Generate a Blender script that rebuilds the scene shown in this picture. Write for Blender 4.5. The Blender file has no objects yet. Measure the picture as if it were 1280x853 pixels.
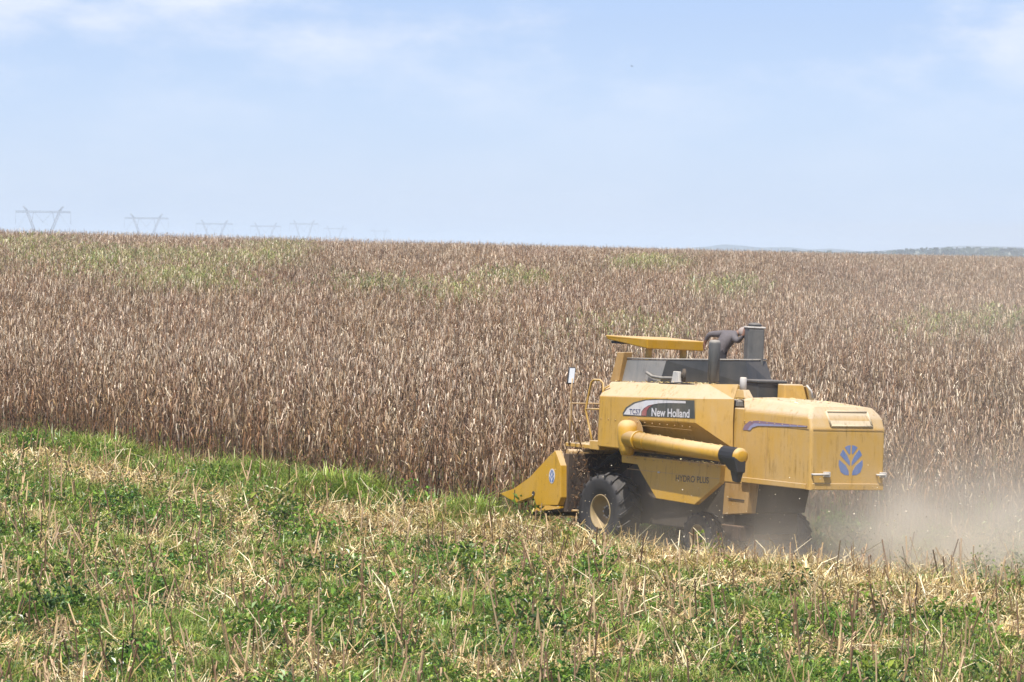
import bpy, bmesh, math, random
import numpy as np
from mathutils import Vector, Matrix, Euler, noise as mnoise

random.seed(11)
rng = np.random.default_rng(11)
sc = bpy.context.scene
COL = sc.collection
R = math.radians

# ---------------------------------------------------------------- camera
F_PX = 5670.0
HC = 6.0
cam_d = bpy.data.cameras.new('camera')
cam = bpy.data.objects.new('camera', cam_d); COL.objects.link(cam)
cam_d.sensor_width = 36.0
cam_d.lens = F_PX / 1280 * 36.0
cam_d.clip_start = 1.0
cam_d.clip_end = 60000
PITCH = math.atan(114.5 / F_PX)
cam.matrix_world = Matrix.Translation((0, 0, HC)) @ Matrix.Rotation(R(90) - PITCH, 4, 'X') @ Matrix.Rotation(R(0.7), 4, 'Z')
cam_d.dof.use_dof = True
cam_d.dof.focus_distance = 98.0
cam_d.dof.aperture_fstop = 7.1
sc.camera = cam

# ---------------------------------------------------------------- light
SUN_EL = 66.0
SUN_DIR = Vector((-0.27, -0.96, 0)).normalized() * math.cos(R(SUN_EL)) + Vector((0, 0, math.sin(R(SUN_EL))))
sun_d = bpy.data.lights.new('sun', 'SUN')
sun = bpy.data.objects.new('sun', sun_d); COL.objects.link(sun)
sun_d.energy = 5.0
sun_d.angle = R(0.5)
sun_d.color = (1.0, 0.955, 0.88)
sun.rotation_euler = SUN_DIR.to_track_quat('Z', 'Y').to_euler()
sun.location = (0, 0, 50)

world = bpy.data.worlds.new('World'); sc.world = world
world.use_nodes = True
wn = world.node_tree; wn.nodes.clear()
def N(nt, t, **k):
    n = nt.nodes.new(t)
    for a, v in k.items():
        if a == 'inp':
            for i, x in v.items(): n.inputs[i].default_value = x
        else: setattr(n, a, v)
    return n
sky = N(wn, 'ShaderNodeTexSky', sky_type='NISHITA', sun_disc=False)
sky.sun_elevation = R(SUN_EL); sky.sun_rotation = R(195.7)
sky.altitude = 500; sky.air_density = 1.0; sky.dust_density = 0.6; sky.ozone_density = 2.5
tc = N(wn, 'ShaderNodeTexCoord')
tint = N(wn, 'ShaderNodeMix', data_type='RGBA', blend_type='MULTIPLY')
tint.inputs[0].default_value = 1.0
wn.links.new(sky.outputs[0], tint.inputs[6])
sep = N(wn, 'ShaderNodeSeparateXYZ'); wn.links.new(tc.outputs['Generated'], sep.inputs[0])
tz = N(wn, 'ShaderNodeMapRange'); tz.inputs[1].default_value = 0.0; tz.inputs[2].default_value = 0.05
wn.links.new(sep.outputs[2], tz.inputs[0])
tm = N(wn, 'ShaderNodeMix', data_type='RGBA'); tm.inputs[6].default_value = (0.66, 0.785, 1.22, 1); tm.inputs[7].default_value = (0.615, 0.66, 0.95, 1)
wn.links.new(tz.outputs[0], tm.inputs[0]); wn.links.new(tm.outputs[2], tint.inputs[7])
mp = N(wn, 'ShaderNodeMapping'); mp.inputs['Scale'].default_value = (17, 17, 42); mp.inputs['Location'].default_value = (7.3, 2.4, 1.1)
wn.links.new(tc.outputs['Generated'], mp.inputs[0])
nz = N(wn, 'ShaderNodeTexNoise'); nz.inputs['Scale'].default_value = 1.0; nz.inputs['Detail'].default_value = 7; nz.inputs['Roughness'].default_value = 0.58
wn.links.new(mp.outputs[0], nz.inputs['Vector'])
rmp = N(wn, 'ShaderNodeMapRange', interpolation_type='SMOOTHSTEP'); rmp.inputs[1].default_value = 0.38; rmp.inputs[2].default_value = 0.66
wn.links.new(nz.outputs[0], rmp.inputs[0])
el = N(wn, 'ShaderNodeMapRange', interpolation_type='SMOOTHSTEP'); el.inputs[1].default_value = 0.022; el.inputs[2].default_value = 0.058; el.inputs[3].default_value = 0.12; el.inputs[4].default_value = 0.85
wn.links.new(sep.outputs[2], el.inputs[0])
mul = N(wn, 'ShaderNodeMath', operation='MULTIPLY'); wn.links.new(rmp.outputs[0], mul.inputs[0]); wn.links.new(el.outputs[0], mul.inputs[1])
cl = N(wn, 'ShaderNodeMix', data_type='RGBA'); cl.inputs[7].default_value = (6.1, 6.25, 6.75, 1)
wn.links.new(mul.outputs[0], cl.inputs[0]); wn.links.new(tint.outputs[2], cl.inputs[6])
bg = N(wn, 'ShaderNodeBackground'); bg.inputs[1].default_value = 0.10
wn.links.new(cl.outputs[2], bg.inputs[0])
wo = N(wn, 'ShaderNodeOutputWorld'); wn.links.new(bg.outputs[0], wo.inputs[0])

sc.view_settings.view_transform = 'Standard'
sc.view_settings.look = 'None'
sc.view_settings.exposure = 0.68
sc.view_settings.gamma = 1.0
sc.view_settings.use_curve_mapping = False
sc.render.engine = 'CYCLES'
cy = sc.cycles
cy.max_bounces = 5; cy.diffuse_bounces = 2; cy.glossy_bounces = 2; cy.transmission_bounces = 2
cy.volume_bounces = 1; cy.transparent_max_bounces = 4
cy.use_denoising = True
cy.filter_width = 1.55
cy.volume_max_steps = 96

# ---------------------------------------------------------------- terrain function
def sstep(a, b, x):
    t = np.clip((np.asarray(x, float) - a) / (b - a), 0, 1); return t * t * (3 - 2 * t)
def terr(X, Y):
    X = np.asarray(X, float); Y = np.asarray(Y, float)
    a = np.where(Y < 88, 0.012 * (Y - 88), 4.2 * (1 - np.exp(-(np.maximum(Y - 88, 0) / 100) ** 1.4)))
    a = a + 0.34 * sstep(89, 100, Y)
    a = a - 0.28 * sstep(200, 330, Y)
    g = 0.02 - 0.002 * np.clip((Y - 100) / 200, 0, 1)
    g = g * (1 - np.clip((Y - 400) / 1100, 0, 1))
    z = a - g * 60 * np.tanh(X / 60)
    vv = (X - 2.95) * -math.sin(R(34)) + (Y - 91.3) * math.cos(R(34)); uu = -(X - 2.95) * math.cos(R(34)) - (Y - 91.3) * math.sin(R(34))
    z = z + (0.10 + 0.20 * sstep(-1.8, -0.3, vv) + 0.08 * (1 - sstep(-6.5, -4.5, vv))) * np.exp(-((uu - 3.1) / 1.15) ** 2) * (1 - sstep(3.5, 8, vv)) * sstep(-16, -9, vv)   # old windrow ridge
    z = z - 1.6 * sstep(700, 2500, Y)                       # land falls away behind the crest
    # raised bank that the camera stands on
    bank = (HC - 1.75) * (1 - sstep(14, 40, Y)) * (Y < 41)
    z = np.where(Y < 41, z * sstep(14, 40, Y) + bank, z)
    return z

TH = R(34)                                                   # heading of the rows and of the machine
MO = np.array((2.95, 91.3))
Fv = np.array((-math.sin(TH), math.cos(TH))); Lv = np.array((-math.cos(TH), -math.sin(TH)))
def to_vu(X, Y):
    dx, dy = np.asarray(X) - MO[0], np.asarray(Y) - MO[1]
    return dx * Fv[0] + dy * Fv[1], dx * Lv[0] + dy * Lv[1]
def to_xy(v, u):
    return MO[0] + v * Fv[0] + u * Lv[0], MO[1] + v * Fv[1] + u * Lv[1]
def vnoise(X, Y, s, seed=0.0):
    return np.array([mnoise.noise((x / s + seed, y / s - seed, seed * 1.7)) for x, y in zip(np.ravel(X), np.ravel(Y))])

# ---------------------------------------------------------------- object helpers
def tag(o, label=None, cat=None, group=None, kind=None):
    if label: o['label'] = label
    if cat: o['category'] = cat
    if group: o['group'] = group
    if kind: o['kind'] = kind
    return o
def link(o, parent=None):
    COL.objects.link(o)
    if parent: o.parent = parent
    return o
def mesh_obj(name, verts, faces, mat, parent=None, smooth=False, cols=None):
    me = bpy.data.meshes.new(name)
    me.from_pydata([tuple(map(float, v)) for v in verts], [], faces)
    if cols is not None:
        at = me.color_attributes.new('Col', 'FLOAT_COLOR', 'CORNER')
        idx = np.repeat(np.arange(len(faces)), [len(f) for f in faces])
        at.data.foreach_set('color', np.asarray(cols, np.float32)[idx].ravel())
    if smooth: me.polygons.foreach_set('use_smooth', [True] * len(me.polygons))
    if mat: me.materials.append(mat)
    me.update()
    return link(bpy.data.objects.new(name, me), parent)
def empty(name, loc=(0, 0, 0)):
    o = bpy.data.objects.new(name, None); o.location = loc; o.empty_display_size = 0.2
    return link(o)

class MB:
    """collects boxes, tubes and prisms into one mesh"""
    def __init__(s): s.bm = bmesh.new()
    def box(s, a, b, bev=0.0):
        a, b = Vector(a), Vector(b)
        r = bmesh.ops.create_cube(s.bm, size=1.0)
        c, d = (a + b) / 2, b - a
        for v in r['verts']: v.co = Vector((v.co.x * d.x, v.co.y * d.y, v.co.z * d.z)) + c
        if bev:
            es = list({e for v in r['verts'] for e in v.link_edges})
            bmesh.ops.bevel(s.bm, geom=es, offset=bev, segments=2, affect='EDGES', profile=0.5)
        return s
    def hexa(s, p, bev=0.0):      # 8 points, bottom ring then top ring
        vs = [s.bm.verts.new(q) for q in p]
        for f in ((3, 2, 1, 0), (4, 5, 6, 7), (0, 1, 5, 4), (1, 2, 6, 5), (2, 3, 7, 6), (3, 0, 4, 7)):
            s.bm.faces.new([vs[i] for i in f])
        if bev:
            es = list({e for v in vs for e in v.link_edges})
            bmesh.ops.bevel(s.bm, geom=es, offset=bev, segments=2, affect='EDGES', profile=0.5)
        return s
    def prism(s, pts, off, bev=0.0):   # polygon in 3d extruded by vector off
        vs = [s.bm.verts.new(q) for q in pts]; off = Vector(off)
        ws = [s.bm.verts.new(Vector(q) + off) for q in pts]
        n = len(pts)
        s.bm.faces.new(vs[::-1]); s.bm.faces.new(ws)
        for i in range(n): s.bm.faces.new((vs[i], vs[(i + 1) % n], ws[(i + 1) % n], ws[i]))
        if bev:
            es = list({e for v in vs + ws for e in v.link_edges})
            bmesh.ops.bevel(s.bm, geom=es, offset=bev, segments=2, affect='EDGES', profile=0.5)
        return s
    def tube(s, pts, rad, n=12, caps=True):
        pts = [Vector(p) for p in pts]
        rads = rad if isinstance(rad, (list, tuple)) else [rad] * len(pts)
        rings = []; up = None
        for i, p in enumerate(pts):
            d = ((pts[min(i + 1, len(pts) - 1)] - pts[max(i - 1, 0)])).normalized()
            if up is None:
                up = Vector((0, 0, 1)) if abs(d.z) < 0.9 else Vector((1, 0, 0))
            x = d.cross(up).normalized(); up2 = x.cross(d).normalized(); up = up2
            rings.append([s.bm.verts.new(p + (x * math.cos(a) + up2 * math.sin(a)) * rads[i]) for a in [2 * math.pi * k / n for k in range(n)]])
        for a, b in zip(rings, rings[1:]):
            for k in range(n):
                f = s.bm.faces.new((a[k], a[(k + 1) % n], b[(k + 1) % n], b[k])); f.smooth = True
        if caps:
            s.bm.faces.new(rings[0][::-1]); s.bm.faces.new(rings[-1])
        return s
    def lathe(s, c, axis, prof, n=32, smooth=True):     # prof: list of (r, t) round axis through c
        c = Vector(c); ax = Vector(axis).normalized()
        x = ax.cross(Vector((0, 0, 1)) if abs(ax.z) < 0.9 else Vector((1, 0, 0))).normalized(); y = ax.cross(x)
        rings = [[s.bm.verts.new(c + ax * t + (x * math.cos(2 * math.pi * k / n) + y * math.sin(2 * math.pi * k / n)) * r) for k in range(n)] for r, t in prof]
        for a, b in zip(rings, rings[1:]):
            for k in range(n):
                f = s.bm.faces.new((a[k], a[(k + 1) % n], b[(k + 1) % n], b[k])); f.smooth = smooth
        return s
    def build(s, name, mat, parent=None, label=None):
        bmesh.ops.recalc_face_normals(s.bm, faces=s.bm.faces)
        me = bpy.data.meshes.new(name); s.bm.to_mesh(me); s.bm.free()
        me.materials.append(mat)
        o = link(bpy.data.objects.new(name, me), parent)
        if label: o['label'] = label
        return o

# ---------------------------------------------------------------- materials
def mat_new(name):
    m = bpy.data.materials.new(name); m.use_nodes = True
    nt = m.node_tree; b = nt.nodes['Principled BSDF']
    return m, nt, b
def mat_plain(name, col, rough=0.5, metal=0.0, var=0.0, scale=8.0):
    m, nt, b = mat_new(name)
    b.inputs['Roughness'].default_value = rough; b.inputs['Metallic'].default_value = metal
    if var:
        t = N(nt, 'ShaderNodeTexCoord'); n = N(nt, 'ShaderNodeTexNoise'); n.inputs['Scale'].default_value = scale; n.inputs['Detail'].default_value = 5
        nt.links.new(t.outputs['Object'], n.inputs['Vector'])
        x = N(nt, 'ShaderNodeMix', data_type='RGBA')
        x.inputs[6].default_value = tuple(c * (1 - var) for c in col) + (1,)
        x.inputs[7].default_value = tuple(min(1, c * (1 + var)) for c in col) + (1,)
        nt.links.new(n.outputs[0], x.inputs[0]); nt.links.new(x.outputs[2], b.inputs['Base Color'])
    else: b.inputs['Base Color'].default_value = (*col, 1)
    return m
def mat_dusty(name, col, dust=(0.455, 0.352, 0.23), side=0.25, top=0.85, rough=0.45, streak=0.35, metal=0.0):
    """paint with settled field dust: thick on surfaces that face up, thin and streaky on sides"""
    m, nt, b = mat_new(name); L = nt.links.new
    t = N(nt, 'ShaderNodeTexCoord'); g = N(nt, 'ShaderNodeNewGeometry')
    n1 = N(nt, 'ShaderNodeTexNoise'); n1.inputs['Scale'].default_value = 1.6; n1.inputs['Detail'].default_value = 8; n1.inputs['Roughness'].default_value = 0.62
    L(t.outputs['Object'], n1.inputs['Vector'])
    mp = N(nt, 'ShaderNodeMapping'); mp.inputs['Scale'].default_value = (7, 7, 0.7); L(t.outputs['Object'], mp.inputs[0])
    n2 = N(nt, 'ShaderNodeTexNoise'); n2.inputs['Scale'].default_value = 1.3; n2.inputs['Detail'].default_value = 6; L(mp.outputs[0], n2.inputs['Vector'])
    sp = N(nt, 'ShaderNodeSeparateXYZ'); L(g.outputs['Normal'], sp.inputs[0])
    up = N(nt, 'ShaderNodeMapRange', interpolation_type='SMOOTHSTEP'); up.inputs[1].default_value = 0.12; up.inputs[2].default_value = 0.55; up.inputs[3].default_value = side; up.inputs[4].default_value = top
    L(sp.outputs[2], up.inputs[0])
    a1 = N(nt, 'ShaderNodeMath', operation='SUBTRACT'); L(n1.outputs[0], a1.inputs[0]); a1.inputs[1].default_value = 0.5
    a2 = N(nt, 'ShaderNodeMath', operation='MULTIPLY_ADD'); L(a1.outputs[0], a2.inputs[0]); a2.inputs[1].default_value = 0.7; L(up.outputs[0], a2.inputs[2])
    a3 = N(nt, 'ShaderNodeMath', operation='SUBTRACT'); L(n2.outputs[0], a3.inputs[0]); a3.inputs[1].default_value = 0.5
    a4 = N(nt, 'ShaderNodeMath', operation='MULTIPLY_ADD', use_clamp=True); L(a3.outputs[0], a4.inputs[0]); a4.inputs[1].default_value = streak; L(a2.outputs[0], a4.inputs[2])
    x = N(nt, 'ShaderNodeMix', data_type='RGBA'); x.inputs[6].default_value = (*col, 1); x.inputs[7].default_value = (*dust, 1)
    L(a4.outputs[0], x.inputs[0]); L(x.outputs[2], b.inputs['Base Color'])
    r = N(nt, 'ShaderNodeMapRange'); r.inputs[3].default_value = rough; r.inputs[4].default_value = 0.9; L(a4.outputs[0], r.inputs[0]); L(r.outputs[0], b.inputs['Roughness'])
    # scuffs and dirty run marks with a shape of their own
    mp3 = N(nt, 'ShaderNodeMapping'); mp3.inputs['Scale'].default_value = (16, 16, 1.6); L(t.outputs['Object'], mp3.inputs[0])
    n3 = N(nt, 'ShaderNodeTexNoise'); n3.inputs['Scale'].default_value = 1.0; n3.inputs['Detail'].default_value = 9; n3.inputs['Roughness'].default_value = .7; L(mp3.outputs[0], n3.inputs['Vector'])
    r3 = N(nt, 'ShaderNodeMapRange', interpolation_type='SMOOTHSTEP'); r3.inputs[1].default_value = .49; r3.inputs[2].default_value = .64; r3.inputs[4].default_value = .75; L(n3.outputs[0], r3.inputs[0])
    n4 = N(nt, 'ShaderNodeTexNoise'); n4.inputs['Scale'].default_value = 2.2; n4.inputs['Detail'].default_value = 10; n4.inputs['Roughness'].default_value = .75; L(t.outputs['Object'], n4.inputs['Vector'])
    r4 = N(nt, 'ShaderNodeMapRange', interpolation_type='SMOOTHSTEP'); r4.inputs[1].default_value = .44; r4.inputs[2].default_value = .64; L(n4.outputs[0], r4.inputs[0])
    m34 = N(nt, 'ShaderNodeMath', operation='MULTIPLY'); L(r3.outputs[0], m34.inputs[0]); L(r4.outputs[0], m34.inputs[1])
    x3 = N(nt, 'ShaderNodeMix', data_type='RGBA'); x3.inputs[7].default_value = tuple(c * .45 for c in col) + (1,); L(m34.outputs[0], x3.inputs[0]); L(x.outputs[2], x3.inputs[6]); L(x3.outputs[2], b.inputs['Base Color'])
    bp = N(nt, 'ShaderNodeBump'); bp.inputs['Strength'].default_value = .25; bp.inputs['Distance'].default_value = .012; L(n1.outputs[0], bp.inputs['Height']); L(bp.outputs[0], b.inputs['Normal'])
    b.inputs['Metallic'].default_value = metal
    return m
YEL = (0.50, 0.275, 0.014)
M = {}
M['yellow'] = mat_dusty('yellow_paint_clean', YEL, side=0.05, top=0.6, rough=0.38, streak=0.2)
M['yellow_mid'] = mat_dusty('yellow_paint_dusty', YEL, side=0.22, top=0.88, streak=0.35)
M['yellow_dust'] = mat_dusty('yellow_paint_rear', YEL, side=0.30, top=0.95, streak=0.4)
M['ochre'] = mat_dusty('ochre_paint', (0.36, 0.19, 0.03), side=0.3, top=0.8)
M['grey_ext'] = mat_dusty('grey_tank_paint', (0.155, 0.16, 0.16), dust=(0.42, 0.37, 0.31), side=0.25, top=0.8)
M['dark_ext'] = mat_dusty('dark_tank_paint', (0.036, 0.039, 0.041), dust=(0.17, 0.15, 0.13), side=0.08, top=0.7, streak=.2)
M['grey_pipe'] = mat_dusty('grey_pipe_paint', (0.07, 0.073, 0.073), dust=(0.30, 0.27, 0.23), side=0.14, top=0.8)
M['steel'] = mat_dusty('pale_steel', (0.45, 0.45, 0.44), dust=(0.5, 0.42, 0.32), side=0.2, top=0.6)
M['dark'] = mat_dusty('dark_iron', (0.022, 0.02, 0.018), dust=(0.10, 0.075, 0.05), side=0.35, top=0.8, rough=0.7)
M['trashy'] = mat_dusty('dirty_iron', (0.03, 0.027, 0.024), dust=(0.16, 0.10, 0.06), side=0.35, top=0.8, rough=0.8, streak=0.9)
M['tyre'] = mat_dusty('tyre_rubber', (0.014, 0.014, 0.016), dust=(0.10, 0.09, 0.08), side=0.14, top=0.5, rough=0.75)
M['rim'] = mat_dusty('rim_paint', (0.40, 0.30, 0.13), dust=(0.16, 0.11, 0.07), side=0.4, top=0.6)
M['rubber'] = mat_plain('black_rubber', (0.014, 0.014, 0.015), 0.6)
M['white'] = mat_dusty('white_film', (0.60, 0.61, 0.65), side=0.22, streak=.5)
M['decal_dark'] = mat_dusty('charcoal_film', (0.05, 0.055, 0.05), dust=(.30, .25, .18), side=0.12, streak=.45)
M['decal_red'] = mat_dusty('red_film', (0.28, 0.08, 0.085), side=0.15, streak=.4)
M['decal_blue'] = mat_dusty('blue_film', (0.085, 0.16, 0.37), dust=(.36, .33, .30), side=0.16, streak=.5)
M['decal_mauve'] = mat_plain('faded_mauve_film', (0.20, 0.13, 0.18), 0.6)
M['decal_lilac'] = mat_plain('faded_lilac_film', (0.24, 0.24, 0.36), 0.6)
M['ink'] = mat_plain('dark_ink', (0.04, 0.035, 0.03), 0.6)
M['ink_blue'] = mat_plain('navy_ink', (0.05, 0.06, 0.14), 0.6)
M['glass'] = mat_plain('mirror_glass', (0.62, 0.64, 0.65), 0.3, 0.15)
M['seat'] = mat_plain('black_vinyl', (0.02, 0.02, 0.022), 0.5)
M['plate'] = mat_dusty('dust_panel', (0.52, 0.40, 0.20), dust=(0.52, 0.43, 0.30), side=0.6, top=0.95, streak=0.3)
M['skin'] = mat_plain('skin', (0.20, 0.105, 0.07), 0.55)
M['shirt'] = mat_plain('grey_cloth', (0.105, 0.092, 0.094), 0.9, var=0.3, scale=14)
M['trousers'] = mat_plain('charcoal_cloth', (0.035, 0.032, 0.036), 0.9, var=0.25, scale=12)
M['hair'] = mat_plain('black_hair', (0.02, 0.016, 0.014), 0.7)
M['lattice'] = mat_plain('galvanised_steel', (0.23, 0.24, 0.26), 0.5, 0.3)
M['bird'] = mat_plain('dark_feather', (0.05, 0.045, 0.045), 0.8)

def mat_leaf(name, rough, trans=0.0, hue=0.04, val=0.35):
    m, nt, b = mat_new(name); L = nt.links.new
    a = N(nt, 'ShaderNodeAttribute', attribute_name='Col')
    oi = N(nt, 'ShaderNodeObjectInfo')
    h = N(nt, 'ShaderNodeHueSaturation')
    r1 = N(nt, 'ShaderNodeMapRange'); r1.inputs[3].default_value = 0.5 - hue / 2; r1.inputs[4].default_value = 0.5 + hue / 2
    r2 = N(nt, 'ShaderNodeMapRange'); r2.inputs[3].default_value = 1 - val; r2.inputs[4].default_value = 1 + val
    fr = N(nt, 'ShaderNodeMath', operation='MULTIPLY'); fr.inputs[1].default_value = 17.31
    fr2 = N(nt, 'ShaderNodeMath', operation='FRACT')
    L(oi.outputs['Random'], r1.inputs[0]); L(oi.outputs['Random'], fr.inputs[0]); L(fr.outputs[0], fr2.inputs[0]); L(fr2.outputs[0], r2.inputs[0])
    L(r1.outputs[0], h.inputs['Hue']); L(r2.outputs[0], h.inputs['Value']); L(a.outputs['Color'], h.inputs['Color'])
    L(h.outputs[0], b.inputs['Base Color']); b.inputs['Roughness'].default_value = rough
    if trans:
        tr = N(nt, 'ShaderNodeBsdfTranslucent'); L(h.outputs[0], tr.inputs[0])
        mx = N(nt, 'ShaderNodeMixShader'); mx.inputs[0].default_value = trans
        out = [n for n in nt.nodes if n.type == 'OUTPUT_MATERIAL'][0]
        L(b.outputs[0], mx.inputs[1]); L(tr.outputs[0], mx.inputs[2]); L(mx.outputs[0], out.inputs[0])
    return m
M['corn'] = mat_leaf('dry_maize', 0.55, 0.0, 0.02, 0.22)
M['weed'] = mat_leaf('weed_leaf', 0.36, 0.28, 0.05, 0.3)
M['straw'] = mat_leaf('straw', 0.6, 0.0, 0.02, 0.3)

# ---------------------------------------------------------------- ground
def mat_ground():
    m, nt, b = mat_new('field_soil'); L = nt.links.new
    t = N(nt, 'ShaderNodeTexCoord')
    n1 = N(nt, 'ShaderNodeTexNoise'); n1.inputs['Scale'].default_value = 0.9; n1.inputs['Detail'].default_value = 8; L(t.outputs['Object'], n1.inputs['Vector'])
    n2 = N(nt, 'ShaderNodeTexNoise'); n2.inputs['Scale'].default_value = 14; n2.inputs['Detail'].default_value = 6; L(t.outputs['Object'], n2.inputs['Vector'])
    n3 = N(nt, 'ShaderNodeTexNoise'); n3.inputs['Scale'].default_value = 0.012; n3.inputs['Detail'].default_value = 6; L(t.outputs['Object'], n3.inputs['Vector'])
    c1 = N(nt, 'ShaderNodeValToRGB'); e = c1.color_ramp.elements
    e[0].position = 0.3; e[0].color = (0.045, 0.032, 0.02, 1); e[1].position = 0.7; e[1].color = (0.14, 0.105, 0.055, 1)
    L(n2.outputs[0], c1.inputs[0])
    x = N(nt, 'ShaderNodeMix', data_type='RGBA'); x.inputs[7].default_value = (0.05, 0.075, 0.02, 1)
    r = N(nt, 'ShaderNodeMapRange'); r.inputs[1].default_value = 0.45; r.inputs[2].default_value = 0.62; r.inputs[4].default_value = 0.75; L(n1.outputs[0], r.inputs[0]); L(r.outputs[0], x.inputs[0]); L(c1.outputs[0], x.inputs[6])
    # far country: patchwork of tan and green
    c2 = N(nt, 'ShaderNodeValToRGB'); e = c2.color_ramp.elements
    e[0].position = 0.4; e[0].color = (0.06, 0.085, 0.03, 1); e[1].position = 0.6; e[1].color = (0.20, 0.155, 0.09, 1); L(n3.outputs[0], c2.inputs[0])
    sp = N(nt, 'ShaderNodeSeparateXYZ'); L(t.outputs['Object'], sp.inputs[0])
    fy = N(nt, 'ShaderNodeMapRange'); fy.inputs[1].default_value = 500; fy.inputs[2].default_value = 900; L(sp.outputs[1], fy.inputs[0])
    y = N(nt, 'ShaderNodeMix', data_type='RGBA'); L(fy.outputs[0], y.inputs[0]); L(x.outputs[2], y.inputs[6]); L(c2.outputs[0], y.inputs[7])
    L(y.outputs[2], b.inputs['Base Color']); b.inputs['Roughness'].default_value = 0.95
    bp = N(nt, 'ShaderNodeBump'); bp.inputs['Strength'].default_value = 0.5; bp.inputs['Distance'].default_value = 0.05; L(n2.outputs[0], bp.inputs['Height']); L(bp.outputs[0], b.inputs['Normal'])
    return m
M['soil'] = mat_ground()
ys = np.concatenate([np.arange(-60, 60, 4), np.arange(60, 130, 1.0), np.arange(130, 420, 5), np.geomspace(420, 16000, 40)])
xs1 = np.concatenate([np.arange(0, 40, 1.5), np.geomspace(40, 7000, 34)])
xs = np.concatenate([-xs1[:0:-1], xs1])
XX, YY = np.meshgrid(xs, ys)
ZZ = terr(XX, YY)
near = (YY > 55) & (YY < 140) & (np.abs(XX) < 45)
bumps = np.zeros_like(ZZ); bumps[near] = 0.05 * vnoise(XX[near], YY[near], 1.7, 3.0)
ZZ = ZZ + bumps - 0.03
nx, ny = len(xs), len(ys)
faces = [(j * nx + i, j * nx + i + 1, (j + 1) * nx + i + 1, (j + 1) * nx + i) for j in range(ny - 1) for i in range(nx - 1)]
ground = mesh_obj('ground', np.stack([XX.ravel(), YY.ravel(), ZZ.ravel()], 1), faces, M['soil'], smooth=True)
tag(ground, 'brown field soil under the maize and stubble', 'ground', kind='structure')

# hills far away
def mat_hill():
    m, nt, b = mat_new('wooded_hill'); L = nt.links.new
    t = N(nt, 'ShaderNodeTexCoord'); n = N(nt, 'ShaderNodeTexNoise'); n.inputs['Scale'].default_value = 0.006; n.inputs['Detail'].default_value = 8; L(t.outputs['Object'], n.inputs['Vector'])
    c = N(nt, 'ShaderNodeValToRGB'); e = c.color_ramp.elements; e[0].position = 0.35; e[0].color = (0.016, 0.026, 0.016, 1); e[1].position = 0.65; e[1].color = (0.045, 0.055, 0.03, 1); L(n.outputs[0], c.inputs[0])
    L(c.outputs[0], b.inputs['Base Color']); b.inputs['Roughness'].default_value = 0.95
    return m
M['hill'] = mat_hill()
def hill(prof, Y, depth, label):
    """a low ridge: prof = [(x, height)], rounded cross-section of the given depth"""
    px = np.array([p[0] for p in prof]); ph = np.array([p[1] for p in prof])
    xg = np.linspace(px[0], px[-1], 160); hg = np.interp(xg, px, ph)
    hg = hg + 0.13 * hg.max() * vnoise(xg, xg * 0, 90, 5.0) * np.minimum(1, hg / max(hg.max(), 1) * 2)
    ks = np.linspace(-1, 1, 15); V = []; Fc = []
    for j, k in enumerate(ks):
        for x, h in zip(xg, hg):
            V.append((x, Y + k * depth / 2, float(terr(x, Y)) - 1 + 1.12 * max(h, 0) * math.cos(k * math.pi / 2) ** 1.3))
    n = len(xg)
    for j in range(len(ks) - 1):
        for i in range(n - 1): Fc.append((j * n + i, j * n + i + 1, (j + 1) * n + i + 1, (j + 1) * n + i))
    o = mesh_obj('hills', V, Fc, M['hill'], smooth=True)
    return tag(o, label, 'hills', kind='structure')
k9 = 9000 / F_PX
hz = lambda px: (px - 640) * k9
hill([(hz(700), 0), (hz(790), 7), (hz(850), 10), (hz(885), 14), (hz(903), 18), (hz(925), 16), (hz(950), 12), (hz(985), 13), (hz(1010), 10), (hz(1035), 12), (hz(1070), 8), (hz(1120), 9), (hz(1180), 8), (hz(1250), 0)], 9000, 1500, 'blue hills on the skyline behind the middle of the field')
hill([(hz(1060), 0), (hz(1130), 12), (hz(1190), 17), (hz(1240), 21), (hz(1290), 22), (hz(1400), 20), (hz(1600), 0)], 9400, 1500, 'blue hills on the skyline at the far right')

# ---------------------------------------------------------------- plants: source meshes
def jcol(c, v=0.15):
    k = 1 + random.uniform(-v, v)
    return (c[0] * k, c[1] * k, c[2] * k, 1)
def strip(V, Fc, C, pts, width, side, col, tip=0.15):
    """leaf blade through pts, tapering"""
    n = len(pts); b = len(V)
    for i, p in enumerate(pts):
        t = i / (n - 1); w = width * (1 - (1 - tip) * t ** 1.8) * (0.55 + 0.45 * min(1, t * 4))
        s = side if not callable(side) else side(t)
        V.append(p - s * w / 2); V.append(p + s * w / 2)
    for i in range(n - 1):
        Fc.append((b + 2 * i, b + 2 * i + 1, b + 2 * i + 3, b + 2 * i + 2)); C.append(col)
def tri_tube(V, Fc, C, pts, r0, r1, col, n=3):
    b = len(V); m = len(pts)
    for i, p in enumerate(pts):
        r = r0 + (r1 - r0) * i / (m - 1)
        for k in range(n):
            a = 2 * math.pi * k / n; V.append(p + Vector((math.cos(a) * r, math.sin(a) * r, 0)))
    for i in range(m - 1):
        for k in range(n):
            Fc.append((b + i * n + k, b + i * n + (k + 1) % n, b + (i + 1) * n + (k + 1) % n, b + (i + 1) * n + k)); C.append(col)
    Fc.append(tuple(b + (m - 1) * n + k for k in range(n))); C.append(col)

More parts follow.
